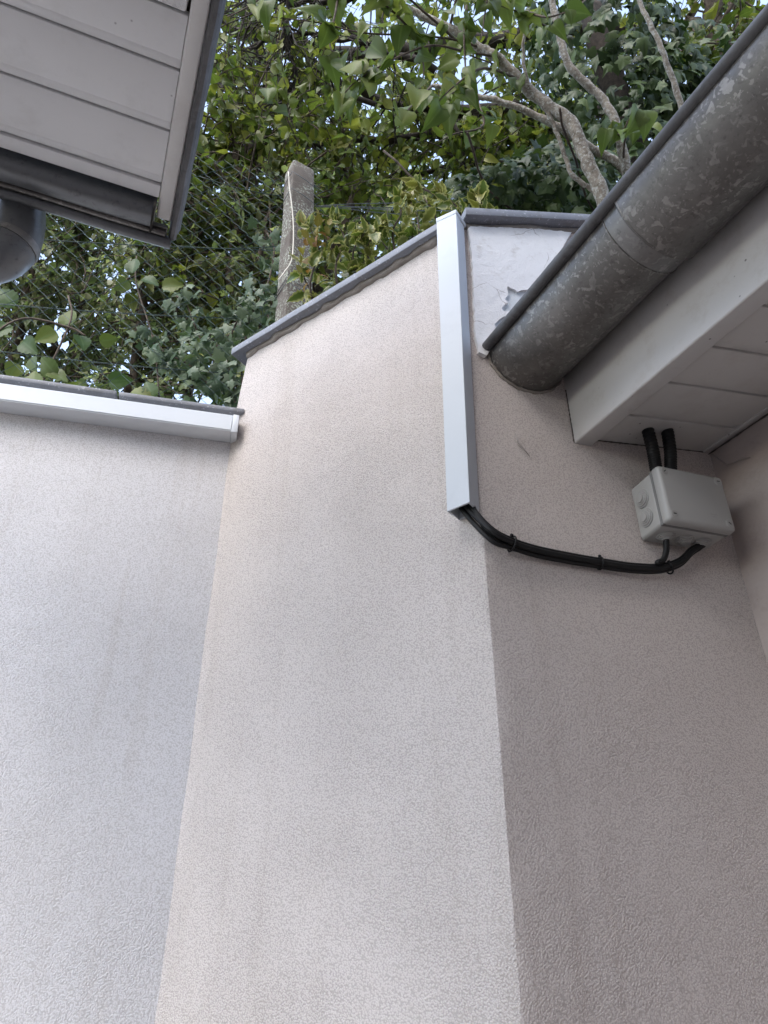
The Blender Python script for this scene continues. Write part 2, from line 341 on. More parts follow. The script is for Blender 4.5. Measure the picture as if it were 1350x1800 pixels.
# right wall
ra, rb = onR(822, 399), onR(1010, 407)
va, vb = float(np.dot(ra - ARR, dR)), float(np.dot(rb - ARR, dR))
ztR = lambda u: ra[2] + (rb[2] - ra[2]) * (u - va) / (vb - va)
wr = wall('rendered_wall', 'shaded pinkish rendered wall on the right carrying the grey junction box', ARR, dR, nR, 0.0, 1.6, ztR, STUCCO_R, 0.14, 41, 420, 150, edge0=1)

def slab(parent, p0, p1, n, o_front, o_back, z0, z1, thick, mat, name='coping_stone'):
    """coping stone from p0 to p1 (plan points on the wall face); underside heights z0, z1"""
    a = Acc(); K = 14; P0 = np.array(p0); P1 = np.array(p1); top = []; bot = []
    rows = []
    for i in range(K + 1):
        t = i / K; q = P0 + (P1 - P0) * t; z = z0 + (z1 - z0) * t; j = 0.0012 * float(vnoise(np.array(t * 9 + z0 * 17), np.array(p0[0] * 9)))
        rows.append([flat(q + n * (o_front + j), z), flat(q + n * (o_front + j * .6), z + thick), flat(q - n * o_back, z + thick), flat(q - n * o_back, z)])
    v = [p for r in rows for p in r]; f = [(3, 2, 1, 0), (4 * K, 4 * K + 1, 4 * K + 2, 4 * K + 3)]
    for i in range(K):
        for s in range(4): f.append((4 * i + s, 4 * i + (s + 1) % 4, 4 * i + 4 + (s + 1) % 4, 4 * i + 4 + s))
    a.add(v, f); return a.obj(name, mat, parent, bevel=0.003, seg=2)
def mortar(parent, p0, p1, n, z0, z1):
    a = Acc(); K = 60; rows = []
    for i in range(K + 1):
        t = i / K; q = np.array(p0) + (np.array(p1) - np.array(p0)) * t; z = z0 + (z1 - z0) * t
        b = 0.010 + 0.006 * float(vnoise(np.array(t * 22.0), np.array(z0 * 31))); h = 0.006 + 0.005 * float(vnoise(np.array(t * 31.0 + 9), np.array(z0 * 13)))
        rows.append([flat(q - n * 0.01, z - h - 0.004), flat(q + n * b * 0.6, z - h), flat(q + n * b, z + 0.003), flat(q - n * 0.01, z + 0.003)])
    v = [p for r in rows for p in r]; f = [(0, 1, 2, 3), (4 * K + 3, 4 * K + 2, 4 * K + 1, 4 * K)]
    for i in range(K):
        for s in range(4): f.append((4 * i + s, 4 * i + 4 + s, 4 * i + 4 + (s + 1) % 4, 4 * i + (s + 1) % 4))
    a.add(v, f); a.obj('mortar_bed', MORTAR, parent, smooth=True)
# left coping: two speckled stones with an open joint
jt = onL(207, 690, 0.03); uj = float(np.dot(jt - CORN, dL)); pt = lambda u: CORN + dL * u
slab(wl, pt(-3.2), pt(uj - 1.06), nL, 0.03, 0.16, zL + .002, zL + .002, 0.012, SLATE_G)
slab(wl, pt(uj - 1.055), pt(uj - 0.003), nL, 0.03, 0.16, zL + .002, zL + .002, 0.012, SLATE_G)
slab(wl, pt(uj + 0.002), pt(0.022), nL, 0.028, 0.16, zL + .002, zL + .003, 0.012, SLATE_G)
# coping of the angled wall
pm = lambda u: CORN - dM * u
u_l, u_r = -0.014, uA - 0.012
slab(wm, pm(u_l), pm(u_r), nM, 0.026, 0.16, ztM(u_l) + .003, ztM(u_r) + .003, 0.021, SLATE)
mortar(wm, pm(0.02), pm(uA - 0.05), nM, ztM(0.02), ztM(uA - 0.05))
pr = lambda u: ARR + dR * u
slab(wr, pr(0.004), pr(1.6), nR, 0.028, 0.16, ztR(0.004) + .006, ztR(1.6) + .006, 0.024, SLATE)
mortar(wr, pr(0.01), pr(1.2), nR, ztR(0.01), ztR(1.2))

# old white paint on the right wall above the gutter, flaked away at one spot
def poly_sheet(name, px, o_face, thick, mat, parent, jit=0.0012):
    pts = []
    for i in range(len(px)):
        a, b = np.array(px[i]), np.array(px[(i + 1) % len(px)]); k = max(1, int(np.linalg.norm(b - a) / 6))
        for j in range(k):
            q = a + (b - a) * j / k; q = q + RNG.normal(0, 0.7, 2); pts.append(onR(q[0], q[1], o_face))
    a = Acc(); prism(a, pts, -nR * thick); return a.obj(name, mat, parent, auto=True)
ps = poly_sheet('paint_layer', [(823, 400), (826, 398), (940, 402), (1005, 408), (985, 440), (960, 470), (944, 506), (910, 512), (891, 503), (893, 516), (888, 526), (893, 532), (882, 540), (884, 546), (905, 548), (920, 552), (903, 556), (887, 556), (878, 561), (871, 570), (874, 590), (868, 603), (856, 625), (842, 618), (836, 590), (834, 540), (832, 500), (830, 450), (826, 420)], 0.008, 0.009, PAINT, wr)
ps['label'] = 'old white paint flaking beside the gutter'
poly_sheet('undercoat_layer', [(880, 495), (960, 488), (935, 530), (905, 570), (880, 612), (862, 612), (866, 560), (875, 530)], 0.0028, 0.0038, UNDERCOAT, wr)

# house wall on the far right
eR = hdir(154.4); mR = np.array([0.9018, 0.4321, 0])           # eaves direction (towards the viewer) and inwards direction
hw = thing('plaster_wall', 'smooth stained house wall in shade at the right edge behind the junction box', 'wall', flat(HC, 0))
a = Acc(); K, Z = 60, 70; V = []
for i in range(K + 1):
    for j in range(Z + 1):
        u = -0.02 + 4.4 * i / K; z = 2.6 * j / Z; V.append(flat(HC + eR * u - mR * 0.004 * float(vnoise(np.array(u * 6), np.array(z * 6), 3)), z))
F_ = [(i * (Z + 1) + j, i * (Z + 1) + j + 1, (i + 1) * (Z + 1) + j + 1, (i + 1) * (Z + 1) + j) for i in range(K) for j in range(Z)]
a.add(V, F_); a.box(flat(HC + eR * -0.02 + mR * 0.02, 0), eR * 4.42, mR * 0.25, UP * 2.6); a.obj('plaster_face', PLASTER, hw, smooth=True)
# dirty crack in the corner under the soffit
def on_h(x, y, o=0.0): return on(x, y, HC - mR * o, mR)
a = Acc(); a.tube([on_h(*q, 0.003) for q in [(1250, 797), (1262, 806), (1278, 817), (1290, 813), (1305, 806), (1318, 804)]], [.0012, .0015, .0013, .001, .0018, .001], 5)
a.obj('crack', COBWEB, hw, smooth=True)

# ------------------------------------------------------------------ right eaves: fascia, soffit boards, gutter
W = lambda w_, z, t: mR * w_ + eR * t + UP * (1.55 + z)       # w: distance inwards, z over the eye, t along the eaves
tW = lambda w_: float(np.dot(ARR - EYE * [0, 0, 1], nR) / np.dot(eR, nR) - w_ * np.dot(mR, nR) / np.dot(eR, nR))   # where the right wall's face lies
wH = float(np.dot(HC, mR)); T1 = 4.2
e2_, b2_ = hdir(-22), hdir(68)
Q0 = lambda p, q: e2_ * p + b2_ * q
er = thing('house_eaves', 'white house eaves with board soffit above the junction box', 'eaves', W(0.95, 0.8, 0.6))
a = Acc(); wf0, wf1, zf0, zf1 = 0.790, 0.828, 0.805, 1.02
a.hexa([W(wf0, zf0, tW(wf0) - .01), W(wf1, zf0 + .002, tW(wf1) - .01), W(wf1, zf0 + .002, T1), W(wf0, zf0, T1), W(wf0, zf1, tW(wf0) - .01), W(wf1, zf1, tW(wf1) - .01), W(wf1, zf1, T1), W(wf0, zf1, T1)])
a.obj('fascia_board', WOOD_WHITE, er, bevel=0.004, seg=3)
zs0, zs1 = 0.822, 0.852
t_first = [0.0]
def ts(px, py): P = on(px, py, W(0.83, .822, 0), mR); return float(np.dot(P, eR)) - tW(0.83)
joints = [-0.01, ts(1102, 731), ts(1173, 674), ts(1250, 606)]
stp = (joints[3] - joints[1]) / 2
joints += [joints[3] + stp * k for k in range(1, 16)]
for j0, j1 in zip(joints[:-1], joints[1:]):
    a = Acc(); g = 0.0012
    A = lambda w_, z, off: W(w_, z, tW(w_) + off)
    zi = lambda w_: zs0 + (zs1 - zs0) * (w_ - .83) / (wH - .83)
    wa, wb = wf1 + 0.001, wH - 0.012
    for (o0, o1, dz) in ((j0 + g, j1 - 0.011, 0.0), (j1 - 0.011, j1 - g, 0.0045)):
        a.hexa([A(wa, zi(wa) + dz, o0), A(wb, zi(wb) + dz, o0), A(wb, zi(wb) + dz, o1), A(wa, zi(wa) + dz, o1),
                A(wa, zi(wa) + .012, o0), A(wb, zi(wb) + .012, o0), A(wb, zi(wb) + .012, o1), A(wa, zi(wa) + .012, o1)])
    a.obj('soffit_board', PVC_DULL, er, bevel=0.001, seg=1)
a = Acc()
a.hexa([W(wH - .016, zs1 - .006, tW(wH) - .0), W(wH - .001, zs1 - .004, tW(wH) - .0), W(wH - .001, zs1 - .004, T1), W(wH - .016, zs1 - .006, T1),
        W(wH - .016, zs1 + .01, tW(wH)), W(wH - .001, zs1 + .01, tW(wH)), W(wH - .001, zs1 + .01, T1), W(wH - .016, zs1 + .01, T1)])
a.obj('corner_trim', PVC_DULL, er, bevel=0.002)
a = Acc(); z0r = 1.03
a.hexa([W(0.72, z0r, tW(.72) - .1), W(2.3, z0r + .7, tW(2.3) - .1), W(2.3, z0r + .7, T1), W(0.72, z0r, T1), W(0.72, z0r + .03, tW(.72) - .1), W(2.3, z0r + .73, tW(2.3) - .1), W(2.3, z0r + .73, T1), W(0.72, z0r + .03, T1)])
a.obj('roof', TILE, er)

bk = thing('plaster_wall', 'tall unseen wall added behind the viewpoint to shade the yard', 'wall', flat(Q0(-1.5, .2), 0))  # added out of view, height chosen to block sky and sun from the yard
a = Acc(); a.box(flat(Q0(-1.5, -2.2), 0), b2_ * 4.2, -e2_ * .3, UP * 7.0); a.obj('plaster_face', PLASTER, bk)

a = Acc(); a.tube([W(w_, zs0 + (zs1 - zs0) * (w_ - .83) / (wH - .83) - .001, tW(w_) + .001) for w_ in np.linspace(.83, wH - .002, 40)], [.0008 + .0011 * abs(math.sin(q * 1.9) * math.sin(q * .7 + 1)) for q in range(40)], 5); a.obj('dirt_line', COBWEB_D, er, smooth=True)
a = Acc(); a.tube([W(wH - .002, zs1 - .006, tW(wH) + q * .012) for q in range(40)], [.0006 + .0016 * abs(math.sin(q * 1.3) * math.sin(q * .5 + 2)) for q in range(40)], 5); a.obj('dirt_line', COBWEB_D, er, smooth=True)
a = Acc(); a.tube([W(wf0 - .0005, z_, tW(wf0) + .0005) for z_ in np.linspace(.806, .93, 24)], [.0005 + .0012 * abs(math.sin(q * 1.7)) for q in range(24)], 5); a.obj('dirt_line', COBWEB_D, er, smooth=True)
gr = thing('rain_gutter', 'large half round weathered zinc gutter along the right eaves', 'gutter', W(.71, .98, .5))
gw, gz, gr_r = 0.7085, 0.984, 0.0765
def trough(r, t0f, t1f, name, mat, th=0.0022, lip=True):
    prof = []
    for k in range(25): an = math.pi * (k / 24); prof.append((gw + r * math.cos(an), gz - r * math.sin(an)))     # back rim round to front rim
    inner = [(gw + (x - gw) * (r - th) / r, gz + (z - gz) * (r - th) / r) for x, z in prof][::-1]
    pr_ = prof + inner; n = len(pr_); TT = 24; a = Acc(); v = []
    for q in range(TT + 1):
        for (x, z) in pr_: t0, t1 = t0f(x), t1f(x); v.append(W(x, z, t0 + (t1 - t0) * q / TT))
    f = [(q * n + i, q * n + (i + 1) % n, (q + 1) * n + (i + 1) % n, (q + 1) * n + i) for q in range(TT) for i in range(n)] + [tuple(range(n))[::-1], tuple(TT * n + i for i in range(n))]
    a.add(v, f); return a.obj(name, mat, gr, auto=True)
Pj = on(1200, 472, W(0.783, .95, 0), mR); tj = float(np.dot(Pj, eR)) + .03
trough(gr_r, lambda x: tW(x) - .02, lambda x: tj - .001, 'gutter_length', ZINC)
trough(gr_r + .006, lambda x: tj, lambda x: T1, 'gutter_length', ZINC)
trough(gr_r + .0012, lambda x: tj - .034, lambda x: tj - .0015, 'solder_band', ZINC_L, 0.0012)
for r_, t_, q_ in ((gr_r + .0035, tj + .0012, .0032), (gr_r + .0012, tj - .034, .0016)):
    a = Acc(); a.tube([W(gw + r_ * math.cos(math.pi * k / 24), gz - r_ * math.sin(math.pi * k / 24), t_) for k in range(25)], q_, 8); a.obj('seam_ridge', ZINC, gr, smooth=True)
a = Acc(); wb_ = gw - gr_r - .006
a.tube([W(wb_, gz + .004, tW(wb_) - .008 + (T1 - tW(wb_)) * k / 30) for k in range(31)], 0.0105, 14)
a.obj('front_bead', ZINC_B, gr, auto=True)
for tt in np.arange(tj + .25, T1, .55):
    a = Acc(); a.box(W(gw - gr_r, gz + .006, tt), mR * (2 * gr_r), eR * .025, UP * .004); a.obj('bracket', ZINC, gr)
# ragged sealing mortar where the gutter meets the wall
a = Acc(); pts = []
for k in range(40):
    an = math.pi * k / 39; r = gr_r + .002 + .0015 * math.sin(k * 1.7) * math.sin(k * .6); x = gw + r * math.cos(an); pts.append(W(x, gz - r * math.sin(an), tW(x) + .001))
a.tube(pts, [.0022 + .0014 * abs(math.sin(k * 2.3 + 1)) for k in range(40)], 6); a.obj('wall_seal', MORTAR, gr, smooth=True)

# ------------------------------------------------------------------ left canopy
e2, b2 = hdir(-22), hdir(68); ZC = 1.15
Q = lambda p, q, z: e2 * p + b2 * q + UP * (1.55 + z)
cn = thing('canopy', 'white board canopy roof with dark zinc verge at the upper left', 'canopy', Q(.7, -.8, ZC))
QL = -1.0
for p0, p1 in ((.6075, .691), (.691, .795), (.795, .899)):
    a = Acc(); g = .0008
    for (o0, o1, dz) in ((p0 + g, p1 - .017, 0.0), (p1 - .017, p1 - g, .0035)):
        a.box(Q(o0, QL, ZC + dz), e2 * (o1 - o0), b2 * (-.0555 - QL), UP * (.014 - dz))
    a.obj('soffit_board', PVC_SOF, cn, bevel=0.0016, seg=2)
a = Acc(); a.box(Q(.900, QL, ZC - .002), e2 * .026, b2 * (-.0555 - QL), UP * .02); a.obj('edge_trim', PVC_SOF, cn, bevel=.002)
a = Acc(); a.box(Q(.50, QL, ZC - .002), e2 * .104, b2 * (-.06 - QL), UP * .09); bm_o = a.obj('beam', PEEL, cn, bevel=.003); bm_o['label'] = 'flaking white timber beam'
a = Acc(); a.box(Q(-.1, QL, ZC + .004), e2 * .59, b2 * (-.06 - QL), UP * .012); a.obj('ceiling_panel', PVC_SOF, cn)
a = Acc(); a.box(Q(-.1, -.055, ZC - .004), e2 * 1.068, b2 * .026, UP * .03); a.obj('verge_trim', PVC_DULL, cn, bevel=.004, seg=3)
# zinc verge: a drip profile swept along the edge
prof = [(-.029, .0), (-.028, -.008), (-.024, -.014), (-.018, -.014), (-.014, -.008), (-.015, .004), (-.012, .010), (-.010, .020), (-.011, .045), (-.029, .045)]
a = Acc(); K = 30; n = len(prof); v = []
for k in range(K + 1):
    for (q, z) in prof: v.append(Q(-.1 + 1.098 * k / K, q + .0006 * math.sin(k * 2.1), ZC + z))
a.add(v, [(k * n + i, k * n + (i + 1) % n, (k + 1) * n + (i + 1) % n, (k + 1) * n + i) for k in range(K) for i in range(n)] + [tuple(range(n))[::-1], tuple(K * n + i for i in range(n))])
a.obj('verge_flashing', ZINC_B, cn, bevel=0, auto=True)
a = Acc(); a.hexa([Q(.93, QL, ZC + .02), Q(.93, -.03, ZC + .02), Q(-.1, -.03, ZC + .05), Q(-.1, QL, ZC + .05), Q(.99, QL, ZC + .1), Q(.99, -.03, ZC + .1), Q(-.1, -.03, ZC + .3), Q(-.1, QL, ZC + .3)])
a.obj('roof', TILE, cn)

gl = thing('rain_gutter', 'small dark zinc gutter under the white canopy at upper left', 'gutter', Q(.97, -.8, ZC))
def sweep(prof, q0, q1, name, mat, K=20, auto=True):
    a = Acc(); n = len(prof); v = []
    for k in range(K + 1):
        for (p, z) in prof: v.append(Q(p, q0 + (q1 - q0) * k / K, ZC + z + .0008 * math.sin(k * 1.3)))
    a.add(v, [(k * n + i, k * n + (i + 1) % n, (k + 1) * n + (i + 1) % n, (k + 1) * n + i) for k in range(K) for i in range(n)] + [tuple(range(n)), tuple(K * n + i for i in range(n))[::-1]])
    return a.obj(name, mat, gl, auto=auto)
sweep([(.938, .02), (.938, -.012), (.943, -.022), (.952, -.027), (.972, -.024), (.980, -.018), (.983, -.008), (.983, .02)], QL, -.062, 'trough', ZINC_G)
def round_prof(pc, zc, r, k=12): return [(pc + r * math.cos(2 * math.pi * i / k), zc + r * math.sin(2 * math.pi * i / k)) for i in range(k)]
sweep(round_prof(.990, -.012, .0055), QL, -.034, 'inner_bead', ZINC)
sweep(round_prof(1.008, -.012, .0115, 14), QL, -.022, 'front_bead', ZINC_G)
sweep([(.980, .0), (.980, -.008), (1.008, -.008), (1.008, .0)], QL, -.032, 'apron', ZINC)
sweep([(.93, .02), (.93, -.02), (.985, -.024), (1.0, -.01), (1.0, .02)], -.0618, -.0585, 'end_cap', ZINC)
dp = thing('downpipe', 'grey zinc downpipe elbow hanging below the left gutter', 'downpipe', at(20, 380, 1.34))
path = smooth_path([at(32, 318, 1.36), at(33, 352, 1.35), at(32, 390, 1.33), at(24, 424, 1.315), at(2, 447, 1.30), at(-36, 456, 1.295), at(-120, 458, 1.29), at(-240, 458, 1.29)], 6)
a = Acc(); a.tube(path, 0.045, 28); a.obj('elbow', ZINC_G, dp, auto=True)
a = Acc(); mid = len(path) * 3 // 7
a.tube(path[mid:mid + 3], [.0468, .0474, .0468], 28); a.obj('socket_ring', ZINC_L, dp, auto=True)

# ------------------------------------------------------------------ trunkings
tk = thing('cable_trunking', 'tall white vertical cable trunking at the corner of the angled wall', 'trunking', onM(806, 893))
T = .036
fl, fr, tl_, tr_ = onM(788, 899, T), onM(825, 884, T), onM(769, 388, T), onM(801, 374, T)
inset = lambda p, k: p - nM * k
a = Acc()                                                  # open-bottomed U of thin walls, so the dark cable mouth is real
wv = unit(fr - fl); TH = .002
back = T - .0005
for (b0, b1, t0, t1, n0, n1) in ((fl, fr, tl_, tr_, 0, TH), (fl, fl + wv * TH, tl_, tl_ + wv * TH, TH, back), (fr - wv * TH, fr, tr_ - wv * TH, tr_, TH, back), (fl + wv * TH, fr - wv * TH, tl_ + wv * TH, tr_ - wv * TH, back - TH, back)):
    a.hexa([b0 - nM * n0, b1 - nM * n0, b1 - nM * n1, b0 - nM * n1, t0 - nM * n0, t1 - nM * n0, t1 - nM * n1, t0 - nM * n1])
a.obj('trunking_body', PVC_V, tk, bevel=.0007, seg=1)
a = Acc(); lip = .0017                                      # clip-on cover wrapping the sides
zb = np.array([0, 0, .0])
for (b0, b1, t0, t1, n0, n1) in ((fl - wv * lip, fr + wv * lip, tl_ - wv * lip, tr_ + wv * lip, -lip, -.0001), (fr + .0001 * wv, fr + wv * lip, tr_ + .0001 * wv, tr_ + wv * lip, -.0001, .016), (fl - wv * lip, fl - wv * .0001, tl_ - wv * lip, tl_ - wv * .0001, -.0001, .016)):
    a.hexa([b0 - nM * n0, b1 - nM * n0, b1 - nM * n1, b0 - nM * n1, t0 - nM * n0, t1 - nM * n0, t1 - nM * n1, t0 - nM * n1])
a.obj('cover', PVC_V, tk, bevel=.0006, seg=1)
a = Acc(); e_ = .0028
c0, c1 = tl_ - wv * e_ + nM * e_, tr_ + wv * e_ + nM * e_
c0 = c0 - UP * .006; c1 = c1 - UP * .006
a.hexa([c0, c1, c1 - nM * (T + e_ + .004), c0 - nM * (T + e_ + .004), c0 + UP * .013, c1 + UP * .013, c1 + UP * .013 - nM * (T + e_ + .004), c0 + UP * .013 - nM * (T + e_ + .004)])
a.obj('end_cap', PVC_V, tk, bevel=.002, seg=3)

th_ = thing('cable_trunking', 'long white horizontal cable trunking under the coping of the left wall', 'trunking', onL(200, 720))
T2 = .045
zt, zb_ = onL(418, 731, T2)[2], onL(418, 760, T2)[2]
ue = float(np.dot(onL(419, 745, T2) - CORN, dL))
zt = min(zt, zL - .001)
a = Acc(); o = flat(CORN + dL * -3.1, zb_); a.box(o, dL * (ue - .014 + 3.1), nL * T2, UP * (zt - zb_)); a.obj('trunking_body', PVC, th_, bevel=.0015)
a = Acc(); o = flat(CORN + dL * -3.1 + nL * T2, zb_ + .003); a.box(o, dL * (ue - .0145 + 3.1), nL * .0015, UP * (zt - zb_ - .006)); a.obj('cover', PVC, th_, bevel=.0006, seg=1)
a = Acc(); o = flat(CORN + dL * (ue - .0135), zb_ - .002); a.box(o, dL * .0135, nL * (T2 + .003), UP * (zt - zb_ + .003)); a.obj('end_cap', PVC, th_, bevel=.0015)

# ------------------------------------------------------------------ junction box, conduits, cables
BO = .084
tl = onR(1154, 815, BO); trr = onR(1271, 838, BO); bl = onR(1176, 913, BO); br = onR(1297, 935, BO)
cx = (tl + trr + bl + br) / 4; bw = .5 * (np.linalg.norm(trr - tl) + np.linalg.norm(br - bl)); bh = .5 * (np.linalg.norm(tl - bl) + np.linalg.norm(trr - br))
jb = thing('junction_box', 'light grey plastic junction box fixed to the shaded right wall', 'junction box', cx - nR * BO)
ax = unit((trr - tl) + (br - bl)); ax = unit(ax - nR * np.dot(ax, nR)); ay = np.cross(nR, ax); ay = ay if ay[2] > 0 else -ay
JB = lambda x, y, o: cx + ax * x * bw + ay * y * bh + nR * (o * BO / .073 - BO)
def rbox(x0, x1, y0, y1, o0, o1, taper=0.0):
    a = Acc(); a.hexa([JB(x0, y0, o0), JB(x1, y0, o0), JB(x1, y1, o0), JB(x0, y1, o0), JB(x0 + taper, y0 + taper, o1), JB(x1 - taper, y0 + taper, o1), JB(x1 - taper, y1 - taper, o1), JB(x0 + taper, y1 - taper, o1)]); return a
rbox(-.485, .485, -.48, .48, .001, .054).obj('body', GREY_BOX, jb, bevel=.007, seg=4)
lid = rbox(-.5, .5, -.5, .5, .0555, .073, .012).obj('lid', GREY_BOX, jb, bevel=.007, seg=4)
a = rbox(-.478, .478, -.473, .473, .050, .058); a.obj('gasket', mat_plain('box_seam', (0.16, 0.16, 0.155), 0.8), jb)
a = Acc()
for x_, y_, l_ in ((.14, -.27, .10), (.165, -.31, .055)): a.box(JB(x_, y_, .0729), ax * l_ * bw, ay * .0016, nR * .0004)
a.obj('moulded_mark', GREY_RUB, lid)
def disc(c, n, u, r, h, k=24, acc=None):
    a = acc or Acc(); v_ = np.cross(n, u); ring = [c + (u * math.cos(2 * math.pi * i / k) + v_ * math.sin(2 * math.pi * i / k)) * r for i in range(k)]
    prism(a, ring, n * h); return a
for sx, sy in ((-.40, .385), (.40, .385), (-.40, -.375), (.40, -.375)):
    c = JB(sx, sy, .0728)
    s_ = disc(c, nR, ax, .0085, .0006).obj('screw', GREY_BOX, lid, bevel=.0003, seg=1)
    disc(c, nR, ax, .0065, .0013).obj('screw', GREY_RUB, lid, bevel=.0003, seg=1)
    dd = unit(ax * math.cos(sx * 7 + sy) + ay * math.sin(sx * 7 + sy)); pp = np.cross(nR, dd)
    a = Acc(); a.box(c + nR * .0011 - dd * .0028 - pp * .0008, dd * .0056, pp * .0016, nR * .0006); a.obj('screw_slot', DARK, lid)
def grommet(c, n, u):
    a = Acc()
    for r, h in ((.0175, .002), (.0145, .004), (.0115, .0055), (.0085, .0075)): disc(c, n, u, r, h, 28, a)
    return a.obj('grommet', GREY_RUB, jb, bevel=.0006, seg=1)
for y in (.15, -.19): grommet(JB(-.4845, y, .026), -ax, ay)
gx = [JB(x, -.4795, .026) for x in (-.26, .02, .27)]
for g in gx: grommet(g, -ay, ax)
for g in (JB(-.17, .4795, .026), JB(.0, .4795, .026)): grommet(g, ay, ax)
for px in ((1125, 757), (1161, 760)):
    top = onR(px[0] + 12, px[1] + 4, .045); bot = JB(-.17 if px[0] < 1140 else .02, .5, .026)
    top = on(px[0] + 14, px[1] + 2, W(.9, .828 + .002 * (px[0] > 1140), 0), np.array([0, 0, 1.0]))
    mid1 = top * .65 + bot * .35 + nR * .002; mid2 = top * .3 + bot * .7
    pth = smooth_path([top + UP * .02, mid1, mid2, bot - ay * .003], 24); a = Acc()
    a.tube(pth, [.0116 if k % 3 else .0096 for k in range(len(pth))], 14)
    o_ = a.obj('corrugated_conduit', BLACK, None, smooth=True)
    tag(o_, 'black corrugated conduit entering the soffit above the junction box, ' + ('left of the pair' if px[0] < 1140 else 'right of the pair'), 'conduit', 'corrugated conduits above the junction box')
cb = thing('cable_bundle', 'bundle of black cables sagging from the white trunking to the junction box', 'cables', onR(1000, 975))
# routes of the four cables: trunking mouth, round the arris, along the right wall, up into the box
end_big = gx[2]; end_small = gx[0]
def cable(offs, pts, end, r, name='cable'):
    P = [p + nR * offs[0] + UP * offs[1] for p in pts]
    if end is not None: P += [end - ay * .02 + nR * .0, end + ay * .004]
    a = Acc(); a.tube(smooth_path(P, 8), r, 10); return a.obj(name, BLACK, cb, smooth=True)
mouth = lambda x, y, o=.018: onM(x, y, o)
base = [onR(862, 938, .020), onR(900, 957, .016), onR(945, 971, .013), onR(1000, 982, .012), onR(1055, 991, .012), onR(1110, 999, .013), onR(1160, 1000, .015), onR(1195, 989, .019), onR(1215, 970, .024)]
for k, (m0, m1, of, r) in enumerate((((826, 885), (838, 912), (.001, .0075), .0047), ((820, 888), (834, 918), (.006, .000), .0047), ((812, 892), (828, 922), (-.002, -.0055), .0043), ((828, 882), (840, 908), (-.006, .003), .0041))):
    pts = [mouth(m0[0] - 1, m0[1] - 14), mouth(m0[0] + 1, m0[1] + 4)]
    pts += [base[0] + UP * (-.004 if k == 2 else .002)] + base[1:]
    sag = [p + UP * of[1] + nR * of[0] for p in pts[2:]]
    conv = np.linspace(1, .55, len(sag)); sag = [b + (s - b) * c for s, b, c in zip(sag, pts[2:], conv)]
    a = Acc()
    tail = [end_big + ax * (.003 * (k - 1.5)) - ay * .004, end_big + ay * .01] if k != 2 else [end_big - ay * .006, end_big + ay * .01]
    a.tube(smooth_path(pts[:2] + sag + tail, 8), r, 10); a.obj('cable', BLACK, cb, smooth=True)
a = Acc(); a.tube(smooth_path([onR(1156, 989, .020), onR(1166, 984, .022), onR(1171, 968, .024), end_small - ay * .004, end_small + ay * .006], 8), .0052, 10); a.obj('cable', BLACK, cb, smooth=True)
a = Acc(); a.tube([onR(1153, 989, .026), onR(1161, 990, .026)], .0036, 8); a.obj('tie_end', BLACK, cb, smooth=True)
def tie(c, axis, r):
    u = unit(np.cross(axis, UP)); v_ = np.cross(axis, u); a = Acc(); pts = [c + (u * math.cos(t) + v_ * math.sin(t)) * r for t in np.linspace(0, 2 * math.pi, 20)]
    a.tube(pts, .0016, 6, False); a.box(c + UP * (r - .001) - axis * .002, axis * .004, u * .004, UP * .005); a.obj('cable_tie', BLACK, cb, smooth=True)
tie(base[1] + UP * .001, unit(base[2] - base[0]), .0125); tie(base[4] + UP * .0008, unit(base[5] - base[3]), .0102)
for px in ((1176, 999),): tie(onR(*px, .016), unit(base[7] - base[6]), .0095)

# twigs and specks caught in the render
a = Acc(); a.tube([onR(x, y, .004) for x, y in ((906, 762), (911, 778), (921, 789), (931, 802))], [.0009, .0015, .0011, .0008], 5)
tag(a.obj('twig', COBWEB, None, smooth=True), 'tiny dry twig caught on the render below the gutter end', 'twig')

# ------------------------------------------------------------------ fence with concrete post
dF = hdir(78); nF = np.array([dF[1], -dF[0], 0])
PB = at(517, 545, 2.28); FO = flat(PB, 0) - nF * .058
def onF(x, y, o=0.0): return on(x, y, FO + nF * o, nF)
fp = thing('fence_post', 'lichen spotted concrete fence post behind the slanted coping', 'post', flat(PB, 2.45))
topz = on(527, 305, PB, nF)[2]; hwid = .050; dP = hdir(58); nP = np.array([dP[1], -dP[0], 0])
a = Acc(); K = 16; rows = []
lean = (on(527, 305, PB, nF) - PB); lean = lean / lean[2]
for k in range(K + 1):
    z = 2.40 + (topz - 2.40) * k / K; c = flat(PB + lean * (z - PB[2]), z); s_ = 1 - .17 * (k / K); hw_, hd_ = hwid * s_, .044 * s_
    j = lambda: np.array([random.uniform(-.0012, .0012), random.uniform(-.0012, .0012), 0])
    rows.append([c - dP * hw_ + nP * hd_ + j(), c + dP * hw_ + nP * hd_ + j(), c + dP * hw_ - nP * hd_ + j(), c - dP * hw_ - nP * hd_ + j()])
cT = flat(PB + lean * (topz - PB[2]), topz + .012); rows.append([cT + (q - flat(cT, q[2])) * [.86, .86, 1] * [1, 1, 0] + 0 for q in rows[-1]])
v = [p for r in rows for p in r]; f = [(0, 1, 2, 3), tuple(4 * (len(rows) - 1) + i for i in (3, 2, 1, 0))]
for k in range(len(rows) - 1):
    for s_ in range(4): f.append((4 * k + s_, 4 * k + 4 + s_, 4 * k + 4 + (s_ + 1) % 4, 4 * k + (s_ + 1) % 4))
a.add(v, f); a.obj('shaft', CONCRETE, fp, bevel=.006, seg=2)
face = lambda x, y: on(x, y, flat(PB, 0) + nP * .0475, nP)
a = Acc(); a.tube(smooth_path([face(507, 302), face(509, 330), face(514, 370), face(516, 410), face(513, 455), face(500, 478), face(489, 492)], 6), .0020, 6)
